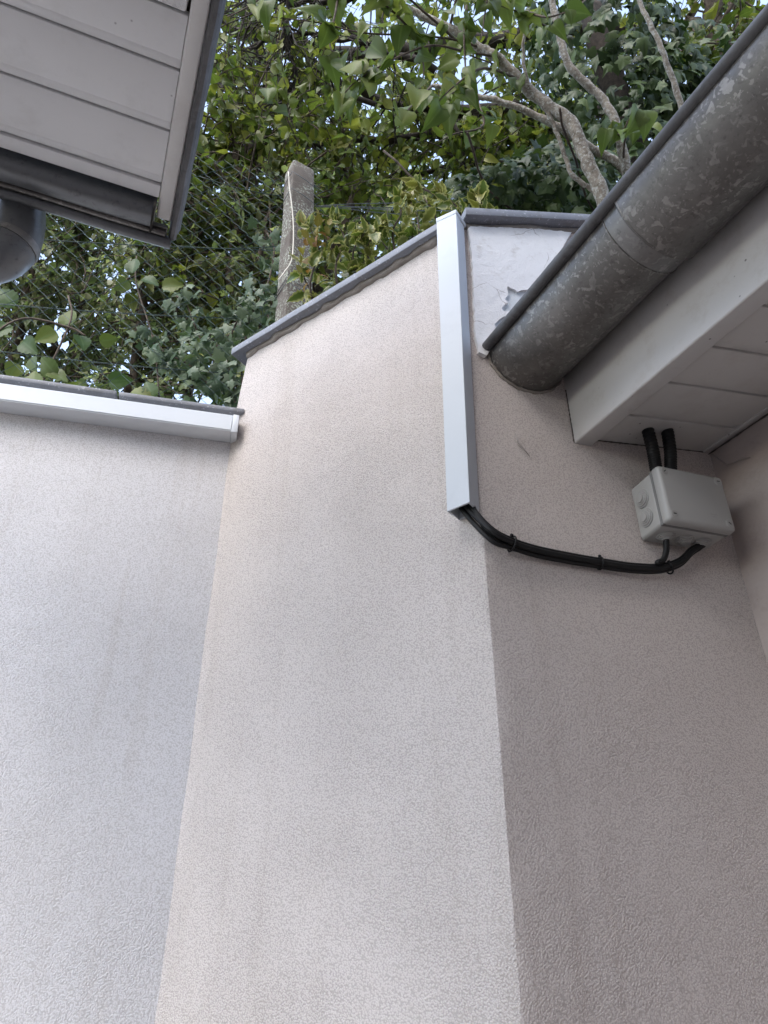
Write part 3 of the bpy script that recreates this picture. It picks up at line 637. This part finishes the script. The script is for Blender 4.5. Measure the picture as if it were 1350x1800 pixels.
tag(a.obj('twine', STRING, None, smooth=True), 'pale twine hanging down the front of the concrete post', 'twine')
def ring_wire(y, name='binding_wire'):
    zz = on(517, y, PB, nF)[2]; c = flat(PB + lean * (zz - PB[2]), zz); s_ = .0445; a = Acc()
    pts = [c + dP * (s_ * 1.1 * sx) + nP * (s_ * 1.02 * sy) + UP * dz for sx, sy, dz in ((-1, -1, .01), (-1, 1, .012), (0, 1.06, 0), (1, 1, -.012), (1, -1, -.01), (-1, -1, .01))]
    a.tube(pts, .0013, 5); a.obj(name, GALV, fp, smooth=True)
ring_wire(333); ring_wire(362); ring_wire(520); ring_wire(528)

fc = thing('chain_link_fence', 'dark green chain link fence strung from the concrete post above the left wall', 'fence', flat(FO - dF * .8, 2.45))
a = Acc(); p_, h_ = .029, .028; zlo, zhi = 2.50, 4.02; u_lo, u_hi = -2.3, 1.15
uw = 0
nw = int((u_hi - u_lo) / p_); nzs = int((zhi - zlo) / h_)
for i in range(nw):
    u_c = u_lo + i * p_
    pts = []
    lim = nzs if u_c < .06 else int(nzs * (.60 - .1 * (u_c)))
    for k in range(lim + 1):
        z = zlo + k * h_; x = u_c + (p_ / 2 + .0008) * (1 if (k + i) % 2 else -1); sagx = .012 * math.sin(u_c * 3.1 + z * 1.7) + .006 * math.sin(u_c * 11 + z * 5)
        dy = .0018 * (1 if (k + i) % 2 else -1) + .02 * math.sin(u_c * 2.2 + z * 2.6)
        pts.append(flat(FO + dF * (x + sagx * .6) + nF * dy, z + .008 * math.sin(u_c * 4 + z)))
    a.tube(pts, .00105, 4, False)
a.obj('chain_link_mesh', GREEN_WIRE, fc, smooth=True)
for (x0, y0, x1, y1) in ((-150, 405, 485, 440), (310, 432, 486, 433), (-150, 520, 420, 560), (-150, 598, 430, 658), (350, 310, 495, 345)):
    A0, A1 = onF(x0, y0, .004), onF(x1, y1, .004); a = Acc(); a.tube([A0 + (A1 - A0) * k / 12 - UP * .012 * math.sin(math.pi * k / 12) for k in range(13)], .0016, 5); a.obj('straining_wire', GREEN_WIRE, fc, smooth=True)
for (x1, y1) in ((800, 350), (800, 366), (800, 372), (760, 380)):
    A0, A1 = onF(549, 363, .06), onF(x1, y1, .0); a = Acc(); a.tube([A0 + (A1 - A0) * k / 8 + UP * .004 * math.sin(k) for k in range(9)], .0014, 5); a.obj('straining_wire', GALV, fc, smooth=True)

# ------------------------------------------------------------------ foliage
def leaf_rows(prof, fold=.25, curl=.25, wave=0.0, twist=0.0):
    """leaf along +y from 0 to 1: prof = [(t, half width)], midrib lower than the margins; returns verts, faces, edge"""
    V, E = [], []
    for i, (t, hw_) in enumerate(prof):
        zc = -curl * t * t
        wv_ = wave * math.sin(i * 2.4) + twist * t * hw_
        V += [(-hw_, t, zc + fold * hw_ + wv_), (-hw_ * .5, t, zc + fold * hw_ * .6), (0, t, zc), (hw_ * .5, t, zc + fold * hw_ * .6), (hw_, t, zc + fold * hw_ - wv_)]; E += [1, .5, 0, .5, 1]
    Fc = [(5 * i + c, 5 * i + c + 1, 5 * i + c + 6, 5 * i + c + 5) for i in range(len(prof) - 1) for c in range(4)]
    return np.array(V, float), Fc, np.array(E, float)
def leaf_simple(prof, fold=.3, curl=.3):
    V, E = [], []
    for t, hw_ in prof: zc = -curl * t * t; V += [(-hw_, t, zc + fold * hw_), (0, t, zc), (hw_, t, zc + fold * hw_)]; E += [1, 0, 1]
    return np.array(V, float), [(3 * i + c, 3 * i + c + 1, 3 * i + c + 4, 3 * i + c + 3) for i in range(len(prof) - 1) for c in range(2)], np.array(E, float)
HEART = lambda k: leaf_rows([(0.0, .06), (-.05, .20), (.03, .36), (.18, .44), (.38, .42), (.58, .32), (.78, .17), (.91, .07), (1.03, .006)], .12 + .2 * (k % 3), .15 + .25 * (k % 4), .025 * (k % 3), .8 * ((k * 3) % 5 - 2) / 2)
BEECH = lambda k: leaf_simple([(0, .02), (.25, .30), (.55, .33), (.8, .18), (1, .01)], .2 + .25 * (k % 3), .15 + .35 * (k % 3))
BRAMBLE = lambda k: leaf_rows([(0, .05), (.08, .26), (.16, .31), (.24, .40), (.31, .38), (.4, .44), (.48, .38), (.56, .40), (.64, .30), (.72, .30), (.8, .17), (.88, .15), (1, .01)], .28, .25, .02)
HOLLY = lambda k: leaf_rows([(0, .03), (.10, .16), (.2, .31), (.3, .26), (.42, .38), (.52, .28), (.64, .32), (.74, .20), (.82, .19), (.9, .08), (1, .005)], .15 + .15 * (k % 3), .5 * (k % 3) - .2, .05)
def IVY(k):
    e = .06 * (k - 1.5); out = [(0, .0), (-.24, -.14), (-.42, .0), (-.33, .17), (-.52, .40 + e), (-.27, .48), (-.14, .74), (0, .95 + e), (.14, .74), (.27, .48), (.52, .40 - e), (.33, .17), (.42, .0), (.24, -.14)]
    V = [(0, .18, 0)] + [(x, y, -(.2 + .2 * k) * (x * x + (y - .2) ** 2) - .07 * (i % 2)) for i, (x, y) in enumerate(out)]
    n = len(out); return np.array(V, float), [(0, 1 + (i + 1) % n, 1 + i) for i in range(n)], np.array([0.0] + [1.0] * n)
def frames(ydir, nrm_):
    y = ydir / np.linalg.norm(ydir, axis=1, keepdims=True); z = nrm_ - y * (nrm_ * y).sum(1, keepdims=True); z /= np.linalg.norm(z, axis=1, keepdims=True) + 1e-9
    x = np.cross(y, z); return np.stack([x, y, z], axis=2)        # columns
def leaf_cloud(name, mat, parent, kinds, pos, ydir, nrm_, size, kind=None):
    R = frames(ydir, nrm_); VV, FF, EE, RR = [], [], [], []; k0 = 0
    which = np.arange(len(pos)) % len(kinds)
    for q, (bv, bf, be) in enumerate(kinds):
        ix = np.where(which == q)[0]
        if not len(ix): continue
        v = np.einsum('nij,vj->nvi', R[ix], bv) * size[ix][:, None, None] + pos[ix][:, None, :]
        m = len(bv); nfull = len(ix)
        VV.append(v.reshape(-1, 3)); EE.append(np.tile(be, nfull)); RR.append(np.repeat(RNG.random(nfull), m))
        for b in bf: FF.append((np.array(b)[None, :] + k0 + (np.arange(nfull) * m)[:, None]))
        k0 += m * nfull
    V = np.vstack(VV); me = bpy.data.meshes.new(name); me.vertices.add(len(V)); me.vertices.foreach_set('co', V.astype(np.float32).ravel())
    loops = np.concatenate([f.ravel() for f in FF]); tot = np.concatenate([np.full(len(f), f.shape[1]) for f in FF]); st = np.concatenate([[0], np.cumsum(tot)[:-1]])
    me.loops.add(len(loops)); me.loops.foreach_set('vertex_index', loops.astype(np.int32))
    me.polygons.add(len(tot)); me.polygons.foreach_set('loop_start', st.astype(np.int32)); me.polygons.foreach_set('loop_total', tot.astype(np.int32)); me.polygons.foreach_set('use_smooth', np.ones(len(tot), bool))
    for k, a_ in (('edge', np.concatenate(EE)), ('rnd', np.concatenate(RR))):
        at_ = me.attributes.new(k, 'FLOAT', 'POINT'); at_.data.foreach_set('value', a_.astype(np.float32))
    me.materials.append(mat); me.update(calc_edges=True); me.validate()
    o = link(bpy.data.objects.new(name, me), parent)
    if kind: o['kind'] = kind
    return o
_leafmesh = {}
def leaf_parts(mat, parent, key, kinds, pos, ydir, nrm_, size):
    """every leaf an object of its own; alike leaves share mesh data"""
    if key not in _leafmesh:
        L = []
        for bv, bf, be in kinds:
            me = bpy.data.meshes.new('leaf'); me.from_pydata([tuple(p) for p in bv], [], bf); me.polygons.foreach_set('use_smooth', [True] * len(me.polygons))
            for k, a_ in (('edge', be), ('rnd', np.zeros(len(bv)))):
                at_ = me.attributes.new(k, 'FLOAT', 'POINT'); at_.data.foreach_set('value', np.asarray(a_, np.float32))
            me.materials.append(mat); L.append(me)
        _leafmesh[key] = L
    L = _leafmesh[key]; R = frames(ydir, nrm_); inv = Matrix.Translation(-Vector(parent.location))
    for i in range(len(pos)):
        o = bpy.data.objects.new('leaf', L[i % len(L)]); COL.objects.link(o); o.parent = parent; o.matrix_parent_inverse = inv
        M = Matrix([list(R[i][r] * size[i]) + [pos[i][r]] for r in range(3)] + [[0, 0, 0, 1]]); o.matrix_basis = M
def to_px(P):
    v = P - EYE; d = v @ _F; return np.stack([675 + FOC * (v @ _X) / d, 900 - FOC * (v @ _U) / d], 1), d
def best300(pos, size, cap=285):
    """indices of the leaves that show largest in view, and the rest"""
    xy, d = to_px(pos); ok = (xy[:, 0] > -20) & (xy[:, 0] < 1370) & (xy[:, 1] > -20) & (xy[:, 1] < 1820) & (d > 0)
    sc = np.where(ok, size / d, 0); o = np.argsort(-sc); n = min(cap, int(ok.sum())); return o[:n], o[n:]
def split_leaves(mat, root, key, kinds, pos, ydir, nrm_, size, cap=285):
    a_, b_ = best300(pos, size, cap)
    leaf_parts(mat, root, key, kinds, pos[a_], ydir[a_], nrm_[a_], size[a_])
    if len(b_): leaf_cloud('foliage', mat, root, kinds, pos[b_], ydir[b_], nrm_[b_], size[b_], 'stuff')
def rnd3(n, s=1.0): return RNG.normal(0, s, (n, 3))
def twig_path(p, d, ln, droop=.2, wig=.25, k=5):
    P = [np.array(p)]; d = unit(d)
    for i in range(k): d = unit(d + RNG.normal(0, wig, 3) + np.array([0, 0, -droop])); P.append(P[-1] + d * ln / k)
    return P
def along(P, n):
    P = np.array(P); seg = np.linalg.norm(np.diff(P, axis=0), axis=1); c = np.concatenate([[0], np.cumsum(seg)]); s_ = RNG.random(n) * c[-1]
    i = np.clip(np.searchsorted(c, s_) - 1, 0, len(seg) - 1); t = (s_ - c[i]) / seg[i]; return P[i] + (P[i + 1] - P[i]) * t[:, None], (P[i + 1] - P[i]) / seg[i][:, None]

LILAC = mat_leaf('heart_leaf', (0.07, 0.10, 0.026), (0.105, 0.14, 0.036), (0.18, 0.20, 0.06), trans=.42)
CANOPY = mat_leaf('yellow_green_leaf', (0.06, 0.085, 0.02), (0.105, 0.13, 0.03), (0.20, 0.20, 0.045), trans=.42)
HEDGE = mat_leaf('hedge_leaf', (0.08, 0.105, 0.05), (0.15, 0.18, 0.085), (0.27, 0.27, 0.16), trans=.52, rough=.3)
IVYM = mat_leaf('grey_green_ivy_leaf', (0.06, 0.095, 0.055), (0.105, 0.145, 0.09), (0.17, 0.21, 0.14), trans=.25, rough=.4)
IVYD = mat_leaf('dark_ivy_leaf', (0.026, 0.048, 0.018), (0.043, 0.07, 0.025), (0.08, 0.115, 0.042), trans=.2, rough=.45)
HOLLYM = mat_leaf('variegated_leaf', (0.075, 0.105, 0.022), (0.11, 0.135, 0.028), (0.17, 0.16, 0.04), edge=(0.40, 0.37, 0.15), trans=.3, rough=.3)
BRAM = mat_leaf('bramble_leaf', (0.045, 0.08, 0.025), (0.065, 0.10, 0.035), (0.13, 0.15, 0.04), trans=.35)
BARK_G = mat_bark('pale_grey_bark', (0.30, 0.26, 0.21), (0.11, 0.09, 0.07), (0.42, 0.42, 0.38))
BARK_D = mat_bark('dark_bark', (0.055, 0.042, 0.032), (0.02, 0.016, 0.013))
BARK_B = mat_bark('brown_bark', (0.12, 0.09, 0.065), (0.045, 0.034, 0.027))

# --- tree with pale stems leaning left over the walls, heart-shaped leaves
root = thing('tree', 'pale barked tree with several leaning stems and large heart shaped leaves', 'tree', flat(at(1075, 400, 2.15), 2.45))
stems = [([(1085, 470, 2.2), (1060, 352, 2.2), (1030, 280, 2.22), (1003, 215, 2.25), (960, 185, 2.28), (910, 138, 2.3), (872, 100, 2.32), (845, 84, 2.34), (790, 50, 2.36), (700, 8, 2.4), (600, -40, 2.42)], .0235, .010),
         ([(1120, 420, 2.35), (1101, 297, 2.35), (1080, 210, 2.37), (1056, 172, 2.4), (1003, 121, 2.42), (984, 60, 2.45), (970, 0, 2.47), (950, -110, 2.5)], .0165, .010),
         ([(1150, 400, 2.5), (1095, 298, 2.5), (1040, 262, 2.5), (985, 225, 2.5), (925, 195, 2.52), (870, 176, 2.54), (836, 168, 2.56), (760, 150, 2.58)], .0175, .007),
         ([(1062, 345, 2.24), (1033, 328, 2.25), (1003, 303, 2.25), (986, 255, 2.26), (966, 203, 2.27), (930, 150, 2.28), (920, 90, 2.3), (925, 20, 2.3)], .0085, .004),
         ([(1230, 300, 2.3), (1196, 180, 2.3), (1172, 110, 2.3), (1142, 40, 2.32), (1124, 0, 2.34), (1110, -60, 2.36)], .0105, .006)]
for pts, r0, r1 in stems:
    P = smooth_path([at(*q) for q in pts], 6); P = [p + RNG.normal(0, .0015, 3) for p in P]; n = len(P)
    a = Acc(); a.tube(P, [(r0 + (r1 - r0) * i / n) * (1 + .07 * math.sin(i * 1.9)) for i in range(n)], 12); a.obj('stem', BARK_G, root, smooth=True)
tw = Acc(); LP, LD = [], []
shoots = [([(845, 84, 2.34), (800, 70, 2.3), (730, 62, 2.25), (640, 58, 2.2), (560, 40, 2.2), (480, 30, 2.2)], 16), ([(872, 100, 2.32), (815, 90, 2.25), (760, 80, 2.2), (700, 100, 2.15), (630, 140, 2.12), (600, 170, 2.1)], 14),
          ([(910, 138, 2.3), (850, 120, 2.2), (800, 150, 2.1), (760, 190, 2.05)], 9), ([(820, 10, 2.2), (816, 70, 2.18), (818, 130, 2.16), (812, 200, 2.15)], 12), ([(700, 8, 2.4), (730, 60, 2.3), (745, 120, 2.2), (735, 165, 2.15)], 10),
          ([(790, 50, 2.36), (810, -20, 2.3), (860, -60, 2.2), (850, 40, 2.12), (845, 70, 2.1)], 14), ([(600, -40, 2.42), (590, 20, 2.3), (580, 80, 2.25), (610, 115, 2.2)], 9), ([(1062, 240, 2.38), (1090, 235, 2.2), (1110, 205, 2.15), (1135, 195, 2.12)], 9),
          ([(1095, 298, 2.4), (1100, 240, 2.25), (1120, 215, 2.2), (1150, 225, 2.18)], 4), ([(760, 150, 2.58), (720, 190, 2.4), (700, 215, 2.35)], 6), ([(984, 60, 2.45), (930, 30, 2.3), (880, 10, 2.2), (800, -10, 2.15)], 10),
          ([(600, -40, 2.42), (500, -30, 2.3), (440, 10, 2.25), (400, 30, 2.25)], 9), ([(836, 168, 2.56), (850, 220, 2.45), (800, 235, 2.4), (770, 250, 2.35)], 5), ([(925, 20, 2.3), (960, 30, 2.2), (1000, 20, 2.15)], 7), ([(730, 62, 2.25), (690, 20, 2.15), (640, -20, 2.1)], 10), ([(800, 70, 2.3), (700, -40, 2.2), (900, -60, 2.1)], 8)]
for pts, n in shoots:
    P = smooth_path([at(*q) for q in pts], 5); tw.tube(P, np.linspace(.0045, .0016, len(P)), 6)
    p, d = along(P, n); LP.append(p + rnd3(n, .012)); LD.append(d * .4 + rnd3(n, .45) + np.array([-.1, -.1, -.95]))
tw.obj('twigs', BARK_B, root, smooth=True)
p = np.vstack(LP); d = np.vstack(LD); n = len(p)
lead = [(622, 118, 2.12, 52), (735, 168, 2.10, 46), (652, 88, 2.15, 40), (700, 205, 2.12, 40), (795, 195, 2.1, 46), (805, 205, 2.1, 42), (645, 150, 2.1, 38), (570, 40, 2.2, 42), (470, 165, 2.4, 30)]
p = np.vstack([p, [at(x, y, dd) + UP * .03 for x, y, dd, s_ in lead]]); d = np.vstack([d, rnd3(len(lead), .25) + [0, -.1, -1]])
size = np.concatenate([RNG.uniform(.036, .076, n), [s_ * 1.0 / FOC * dd * 1.15 for x, y, dd, s_ in lead]])
nr = rnd3(len(p), .6) + np.array([.0, -.8, -.25])
split_leaves(LILAC, root, 'heart', [HEART(k) for k in range(8)], p, d, nr, size)

# --- bushy trees behind: limbs, twigs and leaves grown from them
def grow_tree(name, label, bark, leafmat, kinds, limbs, n_twig, twig_len, n_leaf, leaf, droop=.1, sub=2, group='trees behind the garden fence', dens=1.0, base=None):
    first = np.array(at(*limbs[0][0][0]))
    rt = thing(name, label, 'tree', flat(first if base is None else base, 2.45), group)
    tk_ = Acc(); tg = Acc(); Ps, Ds = [], []
    for pts, r0, r1 in limbs:
        P = smooth_path([at(*q) for q in pts], 6); P = [q + RNG.normal(0, .012, 3) for q in P]; tk_.tube(P, np.linspace(r0, r1, len(P)), 8)
        p0, d0 = along(P, n_twig)
        for i in range(n_twig):
            dd = unit(d0[i] * .5 + RNG.normal(0, .75, 3)); ln = twig_len * RNG.uniform(.4, 1.3); T_ = twig_path(p0[i], dd, ln, droop); tg.tube(T_, np.linspace(.006, .002, len(T_)), 4, False)
            for q in range(sub):
                s0, sd_ = along(T_, 1); S_ = twig_path(s0[0], unit(sd_[0] * .7 + RNG.normal(0, .6, 3)), ln * .55, droop, k=4); tg.tube(S_, np.linspace(.003, .0012, len(S_)), 3, False)
                m = max(1, int(n_leaf * .6)); a_, b_ = along(S_, m); Ps.append(a_); Ds.append(b_)
            a_, b_ = along(T_, n_leaf); Ps.append(a_); Ds.append(b_)
    tk_.obj('trunk', bark, rt, smooth=True); tg.obj('twigs', bark, rt, smooth=True)['kind'] = 'stuff'
    p = np.vstack(Ps); d = np.vstack(Ds); n = len(p); p = p + rnd3(n, leaf * .35)
    leaf_cloud('crown', leafmat, rt, kinds, p, d * .5 + rnd3(n, .6) + [0, 0, -.35], rnd3(n, .7) + [0, 0, .8], RNG.uniform(.45, 1.3, n) * leaf)
    return rt
BE = [BEECH(k) for k in range(6)]; HE = [HEART(k) for k in range(4)]
grow_tree('tree', 'dark limbed tree with yellow green leaves spreading across the top', BARK_D, CANOPY, BE,
          [([(1330, 330, 5.0), (1290, 190, 5.0), (1120, 60, 4.8), (900, 62, 4.6), (700, 92, 4.5), (520, 80, 4.4), (400, 40, 4.3), (300, -40, 4.3)], .075, .02),
           ([(1290, 230, 4.9), (1010, 195, 4.6), (850, 195, 4.4), (700, 182, 4.3), (560, 135, 4.2), (420, 125, 4.2), (330, 90, 4.2)], .05, .015),
           ([(1120, 60, 4.8), (900, -60, 4.7), (650, -90, 4.6), (420, -100, 4.5), (250, -160, 4.5)], .05, .02),
           ([(850, 195, 4.4), (720, 240, 4.3), (560, 250, 4.3), (420, 260, 4.2)], .03, .01),
           ([(1010, 195, 4.6), (900, 270, 4.6), (760, 300, 4.6), (640, 330, 4.6)], .03, .01)], 40, .75, 14, .064)
grow_tree('tree', 'golden leaved tree low behind the pale stems', BARK_D, CANOPY, BE,
          [([(1000, 420, 4.2), (930, 330, 4.2), (850, 270, 4.2), (760, 240, 4.2)], .04, .01), ([(930, 420, 4.0), (880, 350, 4.0), (820, 310, 4.0), (800, 200, 4.0)], .03, .01), ([(1000, 400, 4.5), (960, 280, 4.5), (900, 220, 4.5)], .03, .01)], 26, .5, 12, .06)
grow_tree('tree', 'dense green bush growing just behind the fence left of the post', BARK_B, CANOPY, HE,
          [([(420, 620, 3.0), (410, 480, 3.1), (420, 330, 3.2), (400, 200, 3.3)], .03, .01), ([(470, 620, 3.2), (460, 420, 3.2), (440, 260, 3.3), (470, 180, 3.4)], .03, .01), ([(520, 560, 3.3), (600, 420, 3.3), (620, 320, 3.3), (580, 230, 3.4)], .03, .01), ([(380, 600, 3.3), (350, 450, 3.3), (330, 320, 3.3), (300, 200, 3.4)], .03, .01)], 40, .5, 11, .046)
grow_tree('hedge_tree', 'small leaved bright hedge tree beyond the mesh at the left edge', BARK_B, HEDGE, BE,
          [([(x0, 720, dd), (x0 + 20, 560, dd), (x0 + dx, 430, dd), (x0 + dx * 1.5, 330, dd + .1)], .022, .007) for x0, dx, dd in [(-190 + 52 * q, (30, -25, 10, -40)[q % 4], (3.0, 3.4, 3.2, 3.7)[q % 4]) for q in range(13)]], 56, .30, 13, .034)
grow_tree('tree', 'brown trunked tree in the top right corner beside the gutter', BARK_B, CANOPY, BE,
          [([(1290, 420, 4.0), (1268, 200, 4.0), (1258, 90, 4.0), (1255, 0, 4.0), (1262, -120, 4.0)], .062, .045), ([(1262, 130, 4.0), (1225, 60, 4.0), (1215, 0, 4.1), (1180, -90, 4.1)], .03, .02), ([(1310, 300, 3.6), (1290, 120, 3.6), (1285, 0, 3.6), (1290, -60, 3.6)], .014, .01), ([(1330, 200, 3.7), (1312, 40, 3.7), (1310, -60, 3.7)], .014, .012)], 14, .5, 10, .06)
grow_tree('tree', 'distant leafy tree closing the gaps low behind the other trees', BARK_D, HEDGE, BE,
          [([(x0, 700, 6.0), (x0 + 10, 480, 6.0), (x0 + dx, 330, 6.0), (x0 + 2 * dx, 230, 6.0)], .05, .02) for x0, dx in ((560, 30), (720, -20), (850, 30), (1000, 10))], 44, .9, 14, .085)

grow_tree('tree', 'bare twigged tree with hardly any leaves at the top beside the canopy', BARK_D, CANOPY, BE,
          [([(760, 120, 3.7), (620, 70, 3.7), (500, 60, 3.7), (400, 110, 3.7)], .02, .007), ([(700, -40, 3.8), (560, 10, 3.8), (430, -10, 3.8), (350, 40, 3.8)], .018, .006), ([(660, 190, 3.8), (540, 150, 3.8), (440, 170, 3.8), (370, 130, 3.8)], .014, .005), ([(520, -60, 3.6), (500, 60, 3.6), (520, 140, 3.6), (500, 200, 3.6)], .010, .004)], 26, .55, 2, .06, sub=4)

# --- ivy on a leaning trunk, upper right
def shell_points(path, rad, n):
    P = smooth_path(path, 6); p, d = along(P, n); u = rnd3(n); u -= d * (u * d).sum(1, keepdims=True); u /= np.linalg.norm(u, axis=1, keepdims=True)
    r = rad * np.sqrt(RNG.uniform(.25, 1.0, n)); return p + u * r[:, None], u
iv = thing('ivy', 'dark ivy smothering a leaning trunk behind the pale stems', 'ivy', flat(at(1130, 400, 3.2), 2.45))
pth = [at(1150, 420, 3.2), at(1130, 300, 3.2), at(1090, 190, 3.25), at(1060, 90, 3.3), at(1040, 10, 3.35)]
a = Acc(); a.tube(smooth_path(pth, 5), .06, 8); a.obj('trunk', BARK_D, iv, smooth=True)
p1, u1 = shell_points(pth, .34, 1500); p2, u2 = shell_points([at(1150, 180, 3.2), at(1210, 140, 3.3), at(1250, 200, 3.3)], .25, 420)
p = np.vstack([p1, p2]); u = np.vstack([u1, u2]); n = len(p)
split_leaves(IVYD, iv, 'ivyd', [IVY(k) for k in range(4)], p, rnd3(n, .4) + [0, 0, -.8], u + rnd3(n, .35) + [0, -.3, .1], RNG.uniform(.038, .075, n), 280)
# --- ivy lying along the top of the right wall
iv = thing('ivy', 'low dark ivy spilling over the top of the right wall coping', 'ivy', flat(at(960, 380, 2.3), 2.45))
pth = [at(800, 372, 2.45), at(860, 345, 2.45), at(930, 330, 2.45), at(1000, 340, 2.4), at(1060, 370, 2.4), at(1120, 420, 2.4)]
p1, u1 = shell_points(pth, .11, 420); p2, u2 = shell_points([at(900, 330, 2.6), at(990, 310, 2.6), at(1080, 330, 2.6)], .12, 260); p = np.vstack([p1, p2]); u = np.vstack([u1, u2]); n = len(p)
a = Acc()
for k in range(5): a.tube(twig_path(at(1080 - 50 * k, 400, 2.45), np.array([-1, -.1, .3]), .5, .05, .2, 7), .004, 5)
a.obj('vine', BARK_B, iv, smooth=True)
split_leaves(IVYD, iv, 'ivyd', [IVY(k) for k in range(4)], p, rnd3(n, .45) + [0, -.1, -.7], u + rnd3(n, .3) + [0, -.6, .1], RNG.uniform(.035, .062, n), 285)
# --- grey green ivy climbing the mesh left of the post
iv = thing('ivy', 'grey green ivy climbing the wire mesh at the foot of the concrete post', 'ivy', flat(onF(430, 690, -.05), 2.45))
a = Acc(); P_, U__ = [], []
for pts in ([(430, 720), (425, 640), (440, 560), (470, 500), (482, 440), (470, 410)], [(420, 720), (380, 640), (350, 590), (330, 540), (310, 520)], [(415, 700), (400, 620), (420, 560), (455, 540), (480, 520)], [(380, 690), (330, 640), (290, 620), (270, 590)], [(440, 640), (470, 590), (500, 560)]):
    V_ = smooth_path([onF(x, y, -.02) for x, y in pts], 5); a.tube(V_, .003, 5); q, d_ = along(V_, 95); P_.append(q + rnd3(95, .028) * [1, 1, 1]); U__.append(d_)
a.obj('vine', BARK_B, iv, smooth=True)
p = np.vstack(P_); n = len(p); split_leaves(IVYM, iv, 'ivym', [IVY(k) for k in range(4)], p, rnd3(n, .5) + [0, 0, -.6], rnd3(n, .45) + [0, -.9, -.1], RNG.uniform(.026, .05, n), 290)
# --- variegated shrub leaning over the slanted coping
sh = thing('shrub', 'variegated yellow green shrub with spiny leaves behind the slanted coping', 'shrub', flat(at(680, 470, 2.0), 2.45))
a = Acc(); P_, D_ = [], []
sp = [((560, 560), (545, 500), (560, 440), (545, 400)), ((600, 540), (590, 470), (605, 420), (590, 390)), ((640, 520), (620, 450), (640, 410)), ((700, 470), (690, 410), (705, 375), (700, 350)), ((740, 450), (735, 390), (720, 350)), ((780, 420), (760, 370), (740, 340), (735, 325)), ((820, 400), (800, 360), (775, 345)), ((860, 390), (850, 362), (835, 350)),
      ((580, 560), (540, 500), (530, 470)), ((660, 480), (645, 440), (665, 400)), ((610, 520), (575, 460), (555, 425))]
for pts in sp:
    V_ = smooth_path([at(x, y, 1.98 + .12 * random.random()) for x, y in pts], 5); a.tube(V_, np.linspace(.004, .0015, len(V_)), 5)
    q, d_ = along(V_, 22); P_.append(q + rnd3(22, .012)); D_.append(d_ * .5 + rnd3(22, .6)); tip = V_[-1]; P_.append(np.tile(tip, (6, 1))); D_.append(rnd3(6, .6) + [0, -.2, .8])
a.obj('twigs', BARK_B, sh, smooth=True)
p = np.vstack(P_); d = np.vstack(D_); n = len(p); split_leaves(HOLLYM, sh, 'holly', [HOLLY(k) for k in range(4)], p, d, rnd3(n, .6) + [0, -.5, .3], RNG.uniform(.026, .052, n), 285)
tipm = mat_leaf('young_red_leaf', (0.20, 0.09, 0.03), (0.16, 0.13, 0.03), (0.22, 0.18, 0.05), trans=.35)
tp = np.vstack([at(x, y, 1.97) + rnd3(6, .016) for x, y in ((556, 395), (548, 430), (566, 412), (545, 485))]); n = len(tp)
leaf_parts(tipm, sh, 'redtip', [HOLLY(k) for k in range(3)], tp, rnd3(n, .6) + [0, -.2, .7], rnd3(n, .6) + [0, -.6, .2], RNG.uniform(.022, .036, n))
# --- brambles at the left edge over the left wall
br_ = thing('bramble', 'broad leaved bramble poking through the mesh at the far left', 'bramble', flat(at(40, 660, 2.0), 2.45))
a = Acc(); a.tube(smooth_path([onF(-60, 690, -.05), onF(-20, 600, .02), onF(40, 560, .03), onF(120, 575, .03), onF(150, 590, .03)], 5), .003, 6)
a.tube(smooth_path([onF(60, 700, -.04), onF(90, 640, .01), onF(125, 560, .03), onF(120, 520, .03)], 5), .003, 6)
a.tube(smooth_path([onF(280, 700, -.04), onF(270, 600, -.02), onF(240, 500, -.02), onF(240, 450, -.02)], 5), .0025, 6); a.obj('cane', BARK_B, br_, smooth=True)
L_ = [(118, 575, 42, (0, 1)), (100, 585, 40, (-.6, -.6)), (140, 590, 36, (.5, -.7)), (25, 540, 46, (-.5, .6)), (15, 570, 44, (-.3, -.7)), (40, 600, 40, (.5, -.4)), (60, 625, 40, (.2, -.9)), (85, 655, 36, (.8, -.2)), (-10, 590, 44, (-.6, -.4)), (30, 640, 38, (0, -1)), (100, 660, 40, (-.5, .5)), (232, 480, 36, (0, 1)), (225, 495, 34, (-.4, -.8)), (250, 490, 34, (.8, -.2)), (285, 505, 38, (.7, .2)),
      (190, 670, 40, (.8, .1)), (230, 690, 40, (.9, -.1)), (175, 600, 30, (.9, .2)), (10, 690, 40, (.4, .8)), (60, 690, 42, (-.2, 1)), (110, 705, 38, (.3, .9)), (150, 690, 36, (-.8, .3)), (270, 700, 34, (-.4, .8))]
p = np.array([onF(x, y, .02 if k % 3 else -.05) for k, (x, y, s_, d_) in enumerate(L_)]); d = np.array([dF * q[3][0] + UP * q[3][1] + np.array([0, -.25, -.1]) for q in L_]); n = len(p)
leaf_parts(BRAM, br_, 'bramble', [BRAMBLE(0)], p, d, rnd3(n, .35) + [.0, -.8, -.1], np.array([q[2] * 2.0 / FOC * 1.1 for q in L_]))
